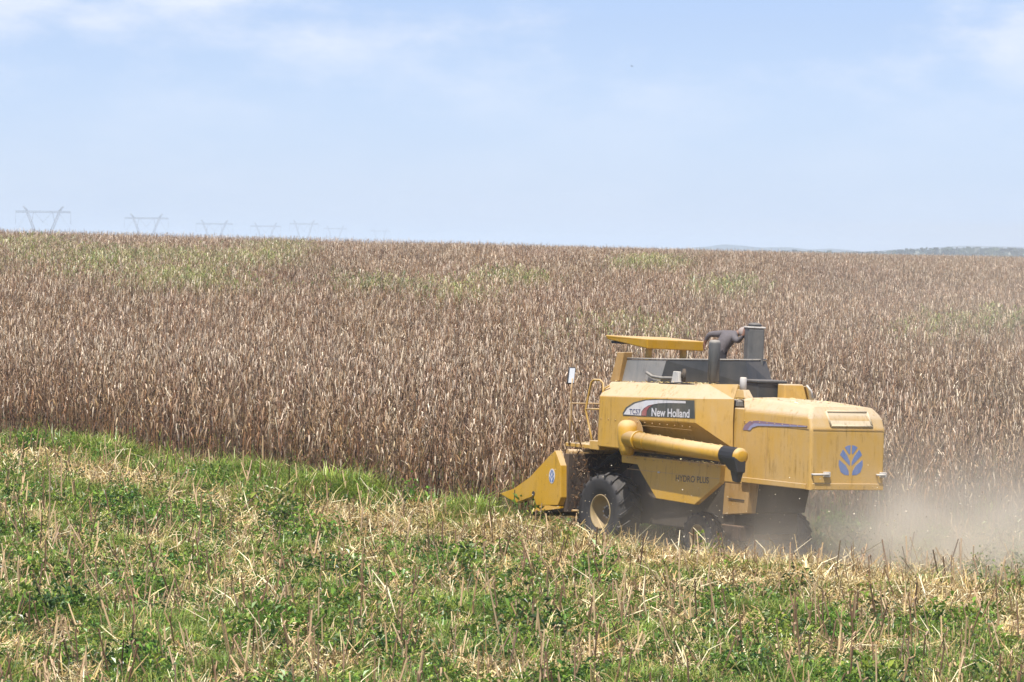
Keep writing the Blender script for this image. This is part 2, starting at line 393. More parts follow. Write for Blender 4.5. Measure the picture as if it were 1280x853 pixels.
PALE = (0.60, 0.487, 0.355); TAN = (0.295, 0.194, 0.111); BROWN = (0.13, 0.073, 0.037); RUST = (0.22, 0.111, 0.044); DARKB = (0.078, 0.041, 0.022)
def corn_geo(V, Fc, C, o, detail=1.0, hmul=1.0):
    h = random.uniform(1.62, 2.18) * hmul
    lean = Vector((random.gauss(0, 0.1), random.gauss(0, 0.1), 0)) * (3.4 if random.random() < .08 else 1)
    top = o + lean * h + Vector((0, 0, h))
    at = lambda t: o + lean * h * t * t + Vector((0, 0, h * t))
    scol = jcol(random.choice((BROWN, BROWN, RUST, TAN)), 0.25)
    tri_tube(V, Fc, C, [at(0), at(0.5), at(1)], 0.012, 0.005, scol)
    nl = int(round(random.randint(14, 18) * detail))
    a0 = random.uniform(0, 6.28)
    for i in range(nl):
        t = 0.14 + 0.82 * (i + random.random() * 0.6) / nl
        a = a0 + math.pi * i + random.gauss(0, 0.5)
        d = Vector((math.cos(a), math.sin(a), 0)); sd = Vector((-math.sin(a), math.cos(a), 0))
        ln = random.uniform(0.35, 0.62) * (0.7 if t > 0.85 else 1)
        p0 = at(t); out = random.uniform(0.05, 0.17); rise = random.uniform(0.02, 0.12)
        drop = ln * random.uniform(0.55, 1.0)
        if random.random() < 0.14: drop = -ln * random.uniform(0.1, 0.5); out *= 1.7
        pts = [p0, p0 + d * out * 0.6 + Vector((0, 0, rise)), p0 + d * out + Vector((0, 0, rise - drop * 0.4)),
               p0 + d * out * random.uniform(0.6, 1.6) + sd * random.gauss(0, 0.05) + Vector((0, 0, rise - drop))]
        for q in pts: q.z = max(q.z, o.z + 0.03)
        u = random.random()
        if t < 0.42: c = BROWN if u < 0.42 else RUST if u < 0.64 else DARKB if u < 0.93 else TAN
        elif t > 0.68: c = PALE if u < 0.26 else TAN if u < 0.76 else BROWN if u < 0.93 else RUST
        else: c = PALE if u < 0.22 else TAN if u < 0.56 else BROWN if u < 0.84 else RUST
        tw = random.gauss(0, 0.9)
        side = lambda q, sd=sd, d=d, tw=tw: (sd * math.cos(tw * q) + d * math.sin(tw * q))
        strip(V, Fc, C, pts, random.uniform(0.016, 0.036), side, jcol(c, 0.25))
    if random.random() < 0.85:       # ear in its husk, hanging
        t = random.uniform(0.42, 0.58); a = random.uniform(0, 6.28); d = Vector((math.cos(a), math.sin(a), 0))
        p = at(t) + d * 0.03; q = p + d * random.uniform(0.06, 0.12) + Vector((0, 0, random.choice((-0.2, -0.2, 0.18))))
        col = jcol(random.choice((TAN, (0.46, 0.34, 0.20), (0.40, 0.25, 0.12))), 0.15)
        b = len(V); ax = (q - p)
        e1 = ax.cross(Vector((0.3, 0.8, 0.1))).normalized(); e2 = ax.normalized().cross(e1)
        for tt, r in ((0, 0.010), (0.4, 0.022), (1, 0.006)):
            for k in range(5): V.append(p + ax * tt + (e1 * math.cos(k * 1.2566) + e2 * math.sin(k * 1.2566)) * r)
        for j in (0, 1):
            for k in range(5): Fc.append((b + j * 5 + k, b + j * 5 + (k + 1) % 5, b + j * 5 + 5 + (k + 1) % 5, b + j * 5 + 5 + k)); C.append(col)
    for k in range(4 if detail >= 1 else 3):   # tassel
        a = random.uniform(0, 6.28); d = Vector((math.cos(a), math.sin(a), 0))
        e = top + d * random.uniform(0.02, 0.12) + Vector((0, 0, random.uniform(0.12, 0.26)))
        s = Vector((-math.sin(a), math.cos(a), 0))
        strip(V, Fc, C, [top - Vector((0, 0, 0.02)), (top + e) / 2 + Vector((0, 0, 0.03)), e], 0.014, s, jcol(random.choice((TAN, TAN, PALE, RUST)), 0.2), 0.5)

def me_from(name, V, Fc, C, mat):
    me = bpy.data.meshes.new(name)
    me.from_pydata([tuple(v) for v in V], [], Fc)
    at = me.color_attributes.new('Col', 'FLOAT_COLOR', 'CORNER')
    idx = np.repeat(np.arange(len(Fc)), [len(f) for f in Fc])
    at.data.foreach_set('color', np.asarray(C, np.float32)[idx].ravel())
    me.materials.append(mat); me.update()
    return me
def source_collection(name, meshes):
    c = bpy.data.collections.new(name)          # not linked to the scene: only feeds the scatter
    for i, me in enumerate(meshes):
        c.objects.link(bpy.data.objects.new('%s_%02d' % (name, i), me))
    return c

def scatter(name, coll, pts, rot, scl, idx, label, cat):
    me = bpy.data.meshes.new(name); n = len(pts)
    me.vertices.add(n); me.vertices.foreach_set('co', np.asarray(pts, np.float32).ravel())
    for an, ty, f, dat in (('rot', 'FLOAT_VECTOR', 'vector', rot), ('scl', 'FLOAT_VECTOR', 'vector', scl)):
        a = me.attributes.new(an, ty, 'POINT'); a.data.foreach_set(f, np.asarray(dat, np.float32).ravel())
    a = me.attributes.new('idx', 'INT', 'POINT'); a.data.foreach_set('value', np.asarray(idx, np.int32))
    o = link(bpy.data.objects.new(name, me))
    ng = bpy.data.node_groups.new(name + '_scatter', 'GeometryNodeTree')
    ng.interface.new_socket('Geometry', in_out='INPUT', socket_type='NodeSocketGeometry')
    ng.interface.new_socket('Geometry', in_out='OUTPUT', socket_type='NodeSocketGeometry')
    gi = ng.nodes.new('NodeGroupInput'); go = ng.nodes.new('NodeGroupOutput')
    ci = ng.nodes.new('GeometryNodeCollectionInfo'); ci.inputs['Collection'].default_value = coll
    ci.inputs['Separate Children'].default_value = True; ci.inputs['Reset Children'].default_value = True
    ip = ng.nodes.new('GeometryNodeInstanceOnPoints'); ip.inputs['Pick Instance'].default_value = True
    def na(nm, ty):
        q = ng.nodes.new('GeometryNodeInputNamedAttribute'); q.data_type = ty; q.inputs['Name'].default_value = nm; return q
    e2r = ng.nodes.new('FunctionNodeEulerToRotation')
    L = ng.links.new
    L(na('rot', 'FLOAT_VECTOR').outputs[0], e2r.inputs[0]); L(e2r.outputs[0], ip.inputs['Rotation'])
    L(na('scl', 'FLOAT_VECTOR').outputs[0], ip.inputs['Scale']); L(na('idx', 'INT').outputs[0], ip.inputs['Instance Index'])
    L(gi.outputs[0], ip.inputs['Points']); L(ci.outputs[0], ip.inputs['Instance']); L(ip.outputs[0], go.inputs[0])
    md = o.modifiers.new('scatter', 'NODES'); md.node_group = ng
    return tag(o, label, cat, kind='stuff')

# ---------------------------------------------------------------- maize
def in_frame(X, Y, margin=3.0, side=0.0):
    return np.abs(X) < Y * 640 / F_PX + margin
ROWA = TH + R(90)                     # rows run along the heading
def standing(X, Y):
    v, u = to_vu(X, Y)
    wob = 0.5 * np.sin(Y * 0.9 + X * 0.3) * 0.4
    rag = 0.34 * np.sin(v * 1.9 + 0.7) * np.sin(v * 0.83 + 2.1) + 0.22 * np.sin(v * 4.3)
    left = (v > 3.0) & (u < 1.75 + np.where(v > 9.5, -0.55, 0.0) + np.where(v > 5, rag, 0) + 0.45 * sstep(13, 22, v))
    right = (Y > 94.2 + 0.25 * np.sin(X * 2.1)) & (u < -2.1)
    return left | right

# single plants of the front rows: the nearest ones in view
variants = []
for i in range(10):
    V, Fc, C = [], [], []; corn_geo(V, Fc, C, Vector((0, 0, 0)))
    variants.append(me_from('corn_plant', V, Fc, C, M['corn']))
cand = []
for ri in range(-40, 12):
    u = 1.72 - 0.8 * (ri + 12)
    for v in np.arange(-8, 34, 0.21):
        vv = v + random.uniform(-0.06, 0.06); uu = u + random.gauss(0, 0.05)
        x, y = to_xy(vv, uu)
        if y < 88 or y > 122: continue
        cand.append((x, y))
cand = np.array(cand)
cand = cand[standing(cand[:, 0], cand[:, 1]) & in_frame(cand[:, 0], cand[:, 1], 8.0)]
# how deep behind the front of the standing maize each plant is
def depth_behind(X, Y):
    d = np.zeros(len(X)); alive = np.ones(len(X), bool)
    for k in range(1, 60):
        yy = Y - 0.15 * k; s = standing(X * yy / Y, yy); alive &= s; d[alive] = 0.15 * k
    return d
dep = depth_behind(cand[:, 0], cand[:, 1])
vis_edge = np.abs(cand[:, 0]) < cand[:, 1] * 645 / F_PX
v_, u_ = to_vu(cand[:, 0], cand[:, 1])
hid = (v_ < 6) & (u_ > -2.6) & (v_ > 2.5) & (cand[:, 0] > 0.6)    # behind the machine
order = np.lexsort((dep, ~(vis_edge & ~hid)))
single = set(order[:300].tolist())
near_rest = [i for i in range(len(cand)) if i not in single]
for n, i in enumerate(sorted(single)):
    x, y = cand[i]
    o = bpy.data.objects.new('corn_plant', variants[n % 10])
    o.location = (x, y, float(terr(x, y)) - 0.03)
    o.rotation_euler = (random.gauss(0, 0.05), random.gauss(0, 0.05), random.uniform(0, 6.28))
    s = random.uniform(0.88, 1.1); o.scale = (s, s, s * random.uniform(0.92, 1.08))
    link(o); tag(o, 'dry brown maize plant at the exposed front edge of the standing crop', 'maize plant', 'dry maize plants along the cut edge')

seg_near, seg_far, seg_green = [], [], []
for i in range(6):                    # one row, 12 plants, 2.4 m
    V, Fc, C = [], [], []
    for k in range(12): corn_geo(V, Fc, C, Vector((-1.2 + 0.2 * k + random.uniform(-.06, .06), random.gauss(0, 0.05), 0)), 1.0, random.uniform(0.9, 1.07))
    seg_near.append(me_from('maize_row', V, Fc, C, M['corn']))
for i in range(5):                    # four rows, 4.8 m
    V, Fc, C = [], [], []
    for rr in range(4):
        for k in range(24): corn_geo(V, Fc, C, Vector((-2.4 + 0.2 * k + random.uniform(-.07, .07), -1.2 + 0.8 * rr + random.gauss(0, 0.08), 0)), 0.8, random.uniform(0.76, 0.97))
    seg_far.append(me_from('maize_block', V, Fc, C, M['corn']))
GREENS = ((0.20, 0.21, 0.06), (0.25, 0.235, 0.08), (0.30, 0.26, 0.11), (0.15, 0.18, 0.05), (0.34, 0.28, 0.15))
for i in range(3):                    # tall green weed growing through the crop
    V, Fc, C = [], [], []
    for k in range(26):
        o = Vector((random.gauss(0, 0.8), random.gauss(0, 0.8), 0)); h = random.uniform(1.5, 2.25)
        base = random.choice(GREENS)
        for j in range(15):
            a = random.uniform(0, 6.28); d = Vector((math.cos(a), math.sin(a), 0)); sd = Vector((-math.sin(a), math.cos(a), 0))
            p = o + Vector((0, 0, h * (0.3 + 0.7 * j / 15))); ln = random.uniform(0.2, 0.4)
            strip(V, Fc, C, [p, p + d * ln * 0.6 + Vector((0, 0, ln * 0.35)), p + d * ln + Vector((0, 0, -0.05))], random.uniform(0.03, 0.06), sd, jcol(base, 0.3))
    seg_green.append(me_from('tall_weed', V, Fc, C, M['weed']))
c_near = source_collection('maize_row_source', seg_near)
c_plant = source_collection('maize_plant_source', variants)
c_far = source_collection('maize_block_source', seg_far)
c_green = source_collection('tall_weed_source', seg_green)

P, RO, SC_, ID = [], [], [], []
def push(x, y, z, rz, s, i, rx=0.0, ry=0.0):
    P.append((x, y, z)); RO.append((rx, ry, rz)); SC_.append(s if isinstance(s, tuple) else (s, s, s)); ID.append(i)
def flush():
    r = (list(P), list(RO), list(SC_), list(ID)); P.clear(); RO.clear(); SC_.clear(); ID.clear(); return r
for i in near_rest:
    x, y = cand[i]; push(x, y, float(terr(x, y)) - 0.03, random.uniform(0, 6.28), random.uniform(0.88, 1.1), random.randrange(10))
scatter('maize_edge', c_plant, *flush(), 'dry maize standing close behind the exposed front rows', 'maize')
YN = 122.0; YM = 165.0
for ri in range(-130, 130):
    u = 1.72 - 0.8 * ri
    vs = np.arange(-60, 160, 2.4); x, y = to_xy(vs, u)
    ok = (y > YN) & (y < YM) & in_frame(x, y, 9)
    for xx, yy in zip(x[ok], y[ok]):
        push(xx, yy, float(terr(xx, yy)) - 0.03, ROWA + random.choice((0, math.pi)), (1, 1, random.uniform(0.92, 1.08)), random.randrange(6))
# thin the overlap between plant scatter and rows: rows start past YN
scatter('maize_rows', c_near, *flush(), 'rows of dry maize in the middle of the field', 'maize')
YF = 760.0
for ri in range(-120, 220):
    u = 1.72 - 3.2 * ri
    vs = np.arange(-400, 900, 4.8); x, y = to_xy(vs, u)
    ok = (y > YM) & (y < YF) & in_frame(x, y, 14) & ((y < 430) | (x > -0.02 * y))
    for xx, yy in zip(x[ok], y[ok]):
        push(xx, yy, float(terr(xx, yy)) - 0.03, ROWA + random.choice((0, math.pi)) + random.gauss(0, 0.02), (1, 1, random.uniform(0.92, 1.1)), random.randrange(5))
scatter('maize_field', c_far, *flush(), 'wide field of dry maize reaching up to the skyline', 'maize')

# ground point under a pixel of the photograph (for laying out the weed patches once)
CM = cam.matrix_world.to_3x3()
def ground_at(px, py, zo=0.0):
    d = CM @ Vector(((px - 640) / F_PX, -(py - 426.5) / F_PX, -1)); d.normalize()
    t = 55.0
    while t < 1500:
        q = Vector((0, 0, HC)) + d * t
        if q.z < float(terr(q.x, q.y)) + zo: return q.x, q.y
        t += 0.4 if t < 150 else 2
    return None
for (cx, cy, wx, wy, n) in ((30, 302, 60, 5, 40), (90, 316, 70, 9, 26), (200, 315, 70, 8, 30), (150, 330, 110, 8, 10), (290, 318, 70, 8, 26), (330, 306, 6, 5, 24), (362, 308, 7, 5, 20),
                            (480, 350, 34, 5, 14), (570, 362, 30, 6, 14), (640, 340, 26, 5, 14), (810, 326, 26, 3, 34), (900, 350, 40, 6, 14),
                            (1170, 402, 50, 9, 16), (1262, 398, 20, 9, 12), (230, 345, 90, 10, 26), (800, 400, 60, 14, 12)):
    for k in range(n):
        g = ground_at(cx + random.gauss(0, wx * 0.5), cy + random.gauss(0, wy * 0.5), 1.9)
        if g: push(g[0], g[1], float(terr(*g)), random.uniform(0, 6.28), random.uniform(0.85, 1.08), random.randrange(3))
scatter('tall_weeds', c_green, *flush(), 'yellow green weeds growing in patches through the dry maize', 'weeds')

# ---------------------------------------------------------------- foreground: stubble, weeds, grass, straw
def fg_points(n, y0=58, y1=116, margin=8.0):
    n = int(n * 1.55)
    Y = np.sqrt(rng.uniform(y0 ** 2, y1 ** 2, n)); X = rng.uniform(-1, 1, n) * (Y * 640 / F_PX + margin)
    return X, Y
def straw_density(X, Y):
    v, u = to_vu(X, Y)
    nzv = vnoise(X * 0 + v * 0.25, u * 1.0, 1.6, 7.0) * 0.8 + vnoise(X, Y, 0.9, 2.0) * 0.6
    band = np.exp(-((u - 3.2) / 1.7) ** 2) * (v < 4.5) * 1.0 + np.exp(-((u - 5.0) / 1.1) ** 2) * 0.75 * (v > 1) + 0.30 * np.exp(-((u - 9.5) / 0.8) ** 2) + 0.28 * np.exp(-((u - 14) / 0.8) ** 2)
    band += 0.75 * np.exp(-((u + 0.2) / 2.0) ** 2) * (v < -4)
    patch = np.clip(vnoise(X, Y, 0.9, 41.0) * 2.6 - 0.45, 0, 1)
    return np.clip(0.14 + band * np.clip(0.75 + 0.9 * vnoise(X, Y, 1.4, 23.0), 0, 1) + nzv * 0.34 + 0.8 * patch, 0.02, 1)
def clear(X, Y):
    return ~standing(X, Y)

# stubble stalk
stub = []
for i in range(8):
    V, Fc, C = [], [], []
    h = random.uniform(0.32, 0.72) if i < 6 else random.uniform(0.8, 1.05); col = jcol(random.choice(((0.19, 0.115, 0.052), (0.27, 0.17, 0.085), (0.14, 0.08, 0.038), (0.36, 0.25, 0.13))), 0.2)
    ln = Vector((random.gauss(0, 0.08), random.gauss(0, 0.08), 0))
    tri_tube(V, Fc, C, [Vector((0, 0, -0.03)), ln * 0.5 + Vector((0, 0, h * 0.5)), ln + Vector((0, 0, h))], 0.014, 0.011, col, 5)
    for k in range(random.randint(1, 4)):     # shredded sheaths on the stump
        a = random.uniform(0, 6.28); d = Vector((math.cos(a), math.sin(a), 0)); s = Vector((-math.sin(a), math.cos(a), 0))
        z = h * random.uniform(0.3, 1.0); l = random.uniform(0.08, 0.22)
        strip(V, Fc, C, [Vector((0, 0, z)), d * l * 0.4 + Vector((0, 0, z + 0.04)), d * l * 0.7 + Vector((0, 0, z - l * 0.7))], random.uniform(0.02, 0.04), s, jcol(random.choice(((0.46, 0.36, 0.22), (0.40, 0.27, 0.14), TAN)), 0.2))
    stub.append(me_from('stubble_stalk', V, Fc, C, M['straw']))
cand = []
for ri in range(0, 84):
    u = 1.72 + 0.8 * ri - 20
    for v in np.arange(-40, 40, 0.24):
        if random.random() < 0.16: continue
        x, y = to_xy(v + random.uniform(-.08, .08), u + random.gauss(0, 0.06)); cand.append((x, y))
cand = np.array(cand)
v_, u_ = to_vu(cand[:, 0], cand[:, 1])
ok = (cand[:, 1] > 57) & (cand[:, 1] < 116) & in_frame(cand[:, 0], cand[:, 1], 8.0) & clear(cand[:, 0], cand[:, 1]) & ~((np.abs(u_) < 1.7) & (v_ > -6.3) & (v_ < 3.4))
ok &= (vnoise(cand[:, 0], cand[:, 1], 2.2, 9.0) + 0.5 * vnoise(cand[:, 0], cand[:, 1], 0.7, 19.0) > rng.uniform(-0.75, 0.2, len(cand))) & ~((v_ > -4.6) & (v_ < -1.8) & (u_ > 1.3) & (u_ < 3.6) & (rng.uniform(0, 1, len(cand)) < 0.6))
cand = cand[ok]
inv = (np.abs(cand[:, 0]) < cand[:, 1] * 640 / F_PX) & (cand[:, 1] > 63.5)
order = np.lexsort((cand[:, 1], ~inv)); single = order[:300]; rest = order[300:]
for n, i in enumerate(single):
    x, y = cand[i]
    o = bpy.data.objects.new('stubble_stalk', stub[n % 6 if n % 17 else 6 + n % 2]); o.location = (x, y, float(terr(x, y)) - 0.03)
    o.rotation_euler = (random.gauss(0, 0.15) * random.choice((1, 1, 2.6)), random.gauss(-0.05, 0.15) * random.choice((1, 1, 2.6)), random.uniform(-.6, .6)); s = random.uniform(0.8, 1.25); o.scale = (s, s, s)
    link(o); tag(o, 'cut brown maize stump among the weeds nearest the camera', 'maize stump', 'cut maize stumps in the foreground')
c_stub = source_collection('stubble_source', stub)
for i in rest:
    x, y = cand[i]; push(x, y, float(terr(x, y)) - 0.03, random.uniform(-.6, .6), random.uniform(0.7, 1.25), random.randrange(6) if random.random() < .95 else random.randrange(6, 8), random.gauss(0, 0.15) * random.choice((1, 1, 2.6)), random.gauss(-0.05, 0.15) * random.choice((1, 1, 2.6)))
scatter('stubble', c_stub, *flush(), 'rows of cut maize stumps farther back toward the standing crop', 'stubble')

# broad-leaved weeds
WG = ((0.15, 0.255, 0.034), (0.095, 0.185, 0.032), (0.18, 0.28, 0.036), (0.05, 0.10, 0.026), (0.24, 0.32, 0.05), (0.15, 0.20, 0.075))
weeds = []
for i in range(8):
    V, Fc, C = [], [], []; base = WG[i % len(WG)]; hh = random.uniform(0.16, 0.50)
    for k in range(105):
        a = random.uniform(0, 6.28); rr = 0.27 * math.sqrt(random.random()); z = hh * random.uniform(0.1, 1) * (1 - (rr / 0.33) ** 2)
        p = Vector((rr * math.cos(a), rr * math.sin(a), z)); a += random.gauss(0, 0.9)
        d = Vector((math.cos(a), math.sin(a), random.gauss(0.15, 0.45))).normalized(); s = d.cross(Vector((random.gauss(0, .3), random.gauss(0, .3), 1))).normalized()
        l = random.uniform(0.035, 0.115); w = l * random.uniform(0.3, 0.6); b = len(V); nrm = s.cross(d)
        V += [p, p + d * l * 0.5 + s * w / 2 + nrm * 0.01, p + d * l - nrm * 0.015, p + d * l * 0.5 - s * w / 2 + nrm * 0.01]
        Fc += [(b, b + 1, b + 2), (b, b + 2, b + 3)]; c = jcol(base if random.random() < .7 else random.choice(WG), 0.3); C += [c, c]
    weeds.append(me_from('weed', V, Fc, C, M['weed']))
c_weed = source_collection('weed_source', weeds)
X, Y = fg_points(30000)
keep = clear(X, Y); X, Y = X[keep], Y[keep]
sd = straw_density(X, Y); g = vnoise(X, Y, 1.5, 4.0) * 0.5 + vnoise(X, Y, 0.55, 8.0) * 0.5
v_, u_ = to_vu(X, Y); dens = np.clip(0.48 - 0.5 * sd + g * 1.1, 0, 1) * ~((np.abs(u_) < 1.7) & (v_ > -6.5) & (v_ < 3.4)) * (1 - 0.8 * np.exp(-((u_ - 3.0) / 1.6) ** 2) * (v_ < 4)) + 0.55 * np.exp(-((u_ - 2.1) / 0.6) ** 2) * (v_ > 4.5) * np.clip(vnoise(X, Y, 1.3, 55.0) * 2 + .2, 0, 1) * (1 - 0.45 * sstep(80, 105, Y))
keep = rng.uniform(0, 1, len(X)) < dens
for x, y, q in zip(X[keep], Y[keep], g[keep]):
    sq = random.uniform(0.55, 1.15) * (1 + 0.6 * max(0, q)); push(x, y, float(terr(x, y)) - 0.03, random.uniform(0, 6.28), (sq, sq, sq * (0.75 + 1.25 * max(0, q) + 0.5 * random.random())), random.randrange(8))
scatter('broadleaf_weeds', c_weed, *flush(), 'low green broadleaf weeds covering the harvested ground', 'weeds')

# grass tufts
GG = ((0.19, 0.29, 0.032), (0.24, 0.33, 0.045), (0.14, 0.235, 0.03), (0.30, 0.33, 0.07), (0.42, 0.35, 0.15))
grs = []
for i in range(6):
    V, Fc, C = [], [], []; base = random.choice(GG)
    for k in range(42):
        a = random.uniform(0, 6.28); d = Vector((math.cos(a), math.sin(a), 0)); s = Vector((-math.sin(a), math.cos(a), 0))
        p = d * 0.12 * random.random(); h = random.uniform(0.18, 0.54); l = h * random.uniform(0.3, 0.9)
        strip(V, Fc, C, [p, p + d * l * 0.35 + Vector((0, 0, h * 0.65)), p + d * l + Vector((0, 0, h * random.uniform(0.5, 1)))], random.uniform(0.008, 0.016), s, jcol(base if random.random() < .75 else random.choice(GG), 0.25), 0.1)
    grs.append(me_from('grass', V, Fc, C, M['weed']))
c_grass = source_collection('grass_source', grs)
X, Y = fg_points(34000)
v_, u_ = to_vu(X, Y)
sd = straw_density(X, Y); g = vnoise(X, Y, 2.0, 14.0)
edge = np.exp(-((u_ - 2.1) / 0.8) ** 2) * (v_ > 2) * np.clip(0.45 + 1.1 * vnoise(X, Y, 2.6, 31.0) + 0.5 * np.exp(-((v_ - 9) / 4) ** 2), 0, 1)
dens = np.clip(0.24 + g * 0.95 - 0.3 * sd + edge * 0.9, 0, 1) * np.where(standing(X, Y), 0.25 + 0.6 * (edge > 0.4), 1)
keep = rng.uniform(0, 1, len(X)) < dens
for x, y, e in zip(X[keep], Y[keep], edge[keep]):
    s = random.uniform(0.6, 1.15) * (1 + 1.0 * e); push(x, y, float(terr(x, y)) - 0.03, random.uniform(0, 6.28), s, random.randrange(6))
scatter('grass', c_grass, *flush(), 'bright green grass tufts along the cut edge and through the stubble', 'grass')

# straw litter
ST = ((0.60, 0.49, 0.24), (0.52, 0.40, 0.17), (0.36, 0.255, 0.105), (0.66, 0.575, 0.36), (0.36, 0.235, 0.085), (0.22, 0.145, 0.06), (0.48, 0.33, 0.12))
def straw_mesh(n, rad, zmax, long_, tl=0.12):
    V, Fc, C = [], [], []
    for k in range(n):
        a = random.uniform(0, 6.28); rr = rad * math.sqrt(random.random()); p = Vector((rr * math.cos(a), rr * math.sin(a), random.uniform(0.02, zmax) * (1 - 0.6 * rr / rad)))
        a = random.uniform(0, 6.28); tilt = random.gauss(tl, 0.42)
        d = Vector((math.cos(a) * math.cos(tilt), math.sin(a) * math.cos(tilt), math.sin(tilt)))
        l = random.uniform(0.08, 0.26) * long_; w = random.uniform(0.007, 0.022) if long_ < 2 else random.uniform(0.010, 0.02)
        s = d.cross(Vector((random.gauss(0, .6), random.gauss(0, .6), 1))).normalized(); nn = s.cross(d)
        cv = random.gauss(0, 0.18) * l
        strip(V, Fc, C, [p, p + d * l * 0.5 + nn * cv, p + d * l], w, s, jcol(random.choice(ST), 0.2), 0.45)
    return me_from('straw', V, Fc, C, M['straw'])
straws = [straw_mesh(70, 0.34, 0.24, 0.9, 0.25) for i in range(6)] + [straw_mesh(11, 0.36, 0.12, 2.6, 0.5) for i in range(4)]
for i in range(3):        # bunched husk
    V, Fc, C = [], [], []
    for k in range(16):
        a = random.uniform(0, 6.28); d = Vector((math.cos(a), math.sin(a), 0)); s = Vector((-math.sin(a), math.cos(a), 0)); l = random.uniform(0.08, 0.17)
        strip(V, Fc, C, [Vector((0, 0, 0.02)), d * l * .5 + Vector((0, 0, random.uniform(.04, .14))), d * l + Vector((0, 0, random.uniform(0, .12)))], random.uniform(.03, .05), s, jcol(random.choice(((0.58, 0.44, 0.21), (0.52, 0.36, 0.14), (0.60, 0.50, 0.30))), .15), .3)
    straws.append(me_from('husk', V, Fc, C, M['straw']))
c_straw = source_collection('straw_source', straws)
X, Y = fg_points(24000)
keep = clear(X, Y); X, Y = X[keep], Y[keep]
sd = straw_density(X, Y)
keep = rng.uniform(0, 1, len(X)) < np.clip(sd * 1.0 - 0.02, 0, 1)
v_, u_ = to_vu(X, Y)
for x, y, q in zip(X[keep], Y[keep], sd[keep]):
    r_ = random.random(); i = random.randrange(6) if r_ < .5 else 6 + random.randrange(4) if r_ < .88 else 10 + random.randrange(3)
    push(x, y, float(terr(x, y)) - 0.02 + random.random() * 0.16 * q, random.uniform(0, 6.28), random.uniform(0.7, 1.25), i, random.gauss(0, .2), random.gauss(0, .2))
scatter('straw_litter', c_straw, *flush(), 'pale chopped straw and husks strewn over the harvested ground', 'straw')

# ---------------------------------------------------------------- the combine
F3 = Vector((Fv[0], Fv[1], 0)); L3 = Vector((Lv[0], Lv[1], 0)); U3 = Vector((0, 0, 1))
mp_, mr_ = R(1.0), R(1.4)
Fm = F3 * math.cos(mp_) + U3 * math.sin(mp_); Um = Fm.cross(L3).normalized()
Lm = L3 * math.cos(mr_) + Um * math.sin(mr_); Um = Um * math.cos(mr_) - L3 * math.sin(mr_)
MW = Matrix(((Fm.x, Lm.x, Um.x, MO[0]), (Fm.y, Lm.y, Um.y, MO[1]), (Fm.z, Lm.z, Um.z, -0.05), (0, 0, 0, 1)))
CH = empty('combine_harvester'); CH.matrix_world = MW
tag(CH, 'dusty yellow combine harvester with open canopy cutting the edge of the maize', 'combine harvester')

def text_part(name, body, p0, p1, htop, normal, mat, parent, bold=0.0, thick=0.003):
    """flat lettering from baseline start p0 to baseline end p1, cap height htop, facing normal"""
    cu = bpy.data.curves.new(name, 'FONT'); cu.body = body; cu.size = 1.0; cu.offset = bold; cu.extrude = 0.0
    to = bpy.data.objects.new(name, cu); COL.objects.link(to)
    bpy.context.view_layer.update()
    me = bpy.data.meshes.new_from_object(to.evaluated_get(bpy.context.evaluated_depsgraph_get()))
    COL.objects.unlink(to); bpy.data.objects.remove(to); bpy.data.curves.remove(cu)
    co = np.empty(len(me.vertices) * 3); me.vertices.foreach_get('co', co); co = co.reshape(-1, 3)
    x0, x1, y1 = co[:, 0].min(), co[:, 0].max(), co[:, 1].max()
    p0, p1 = Vector(p0), Vector(p1); ex = (p1 - p0); n = Vector(normal).normalized(); ey = n.cross(ex.normalized()).normalized()
    out = [tuple(p0 + ex * ((c[0] - x0) / (x1 - x0)) + ey * (htop * c[1] / y1)) for c in co]
    me.vertices.foreach_set('co', np.array(out, np.float32).ravel()); me.materials.clear(); me.materials.append(mat); me.update()
    o = link(bpy.data.objects.new(name, me), parent)
    return o
def plate(name, pts2, plane, mat, parent, t=0.004):
    """thin film cut to an outline; plane maps (a, b) to a point, with thickness along its normal"""
    f, nrm = plane
    return MB().prism([f(a, b) for a, b in pts2], Vector(nrm) * t).build(name, mat, parent)

rise = lambda s: -0.035 * min(s, 0)
# --- grain tank body
def tank_profile(s, half, kind):
    r = rise(s)
    if kind == 'front': return [(half - .27, 3.40 + r), (half, 3.11 + r), (half, 2.62), (half, 2.10), (0.8, 2.02)]
    if kind == 'mid': return [(half - .27, 3.40 + r), (half, 3.11 + r), (half, 2.665 + r * 0.8), (1.02, 2.24 + r), (0.8, 2.02)]
    return [(0.84, 3.46 + r * .6), (0.93, 3.12 + r), (0.935, 2.70 + r), (0.915, 2.30), (0.8, 2.02)]
bm = bmesh.new(); rings = []
for s, kind in ((0.15, 'front'), (-0.98, 'front'), (-1.0, 'mid'), (-1.35, 'mid'), (-2.6, 'mid'), (-2.9, 'mid')):
    pr = tank_profile(s, 1.45, kind)
    ring = [bm.verts.new((s, u, h)) for u, h in pr] + [bm.verts.new((s, -u, h)) for u, h in pr[::-1]]
    rings.append(ring)
for a, b in zip(rings, rings[1:]):
    n = len(a)
    for k in range(n): bm.faces.new((a[k], a[(k + 1) % n], b[(k + 1) % n], b[k]))
bm.faces.new(rings[0]); bm.faces.new(rings[-1][::-1])
bmesh.ops.recalc_face_normals(bm, faces=bm.faces)
es = [e for e in bm.edges if len(e.link_faces) == 2 and e.calc_face_angle(0) > 0.3]
bmesh.ops.bevel(bm, geom=es, offset=0.02, segments=2, affect='EDGES', profile=0.5)
me = bpy.data.meshes.new('grain_tank'); bm.to_mesh(me); bm.free(); me.materials.append(M['yellow_mid'])
tank = link(bpy.data.objects.new('grain_tank', me), CH)
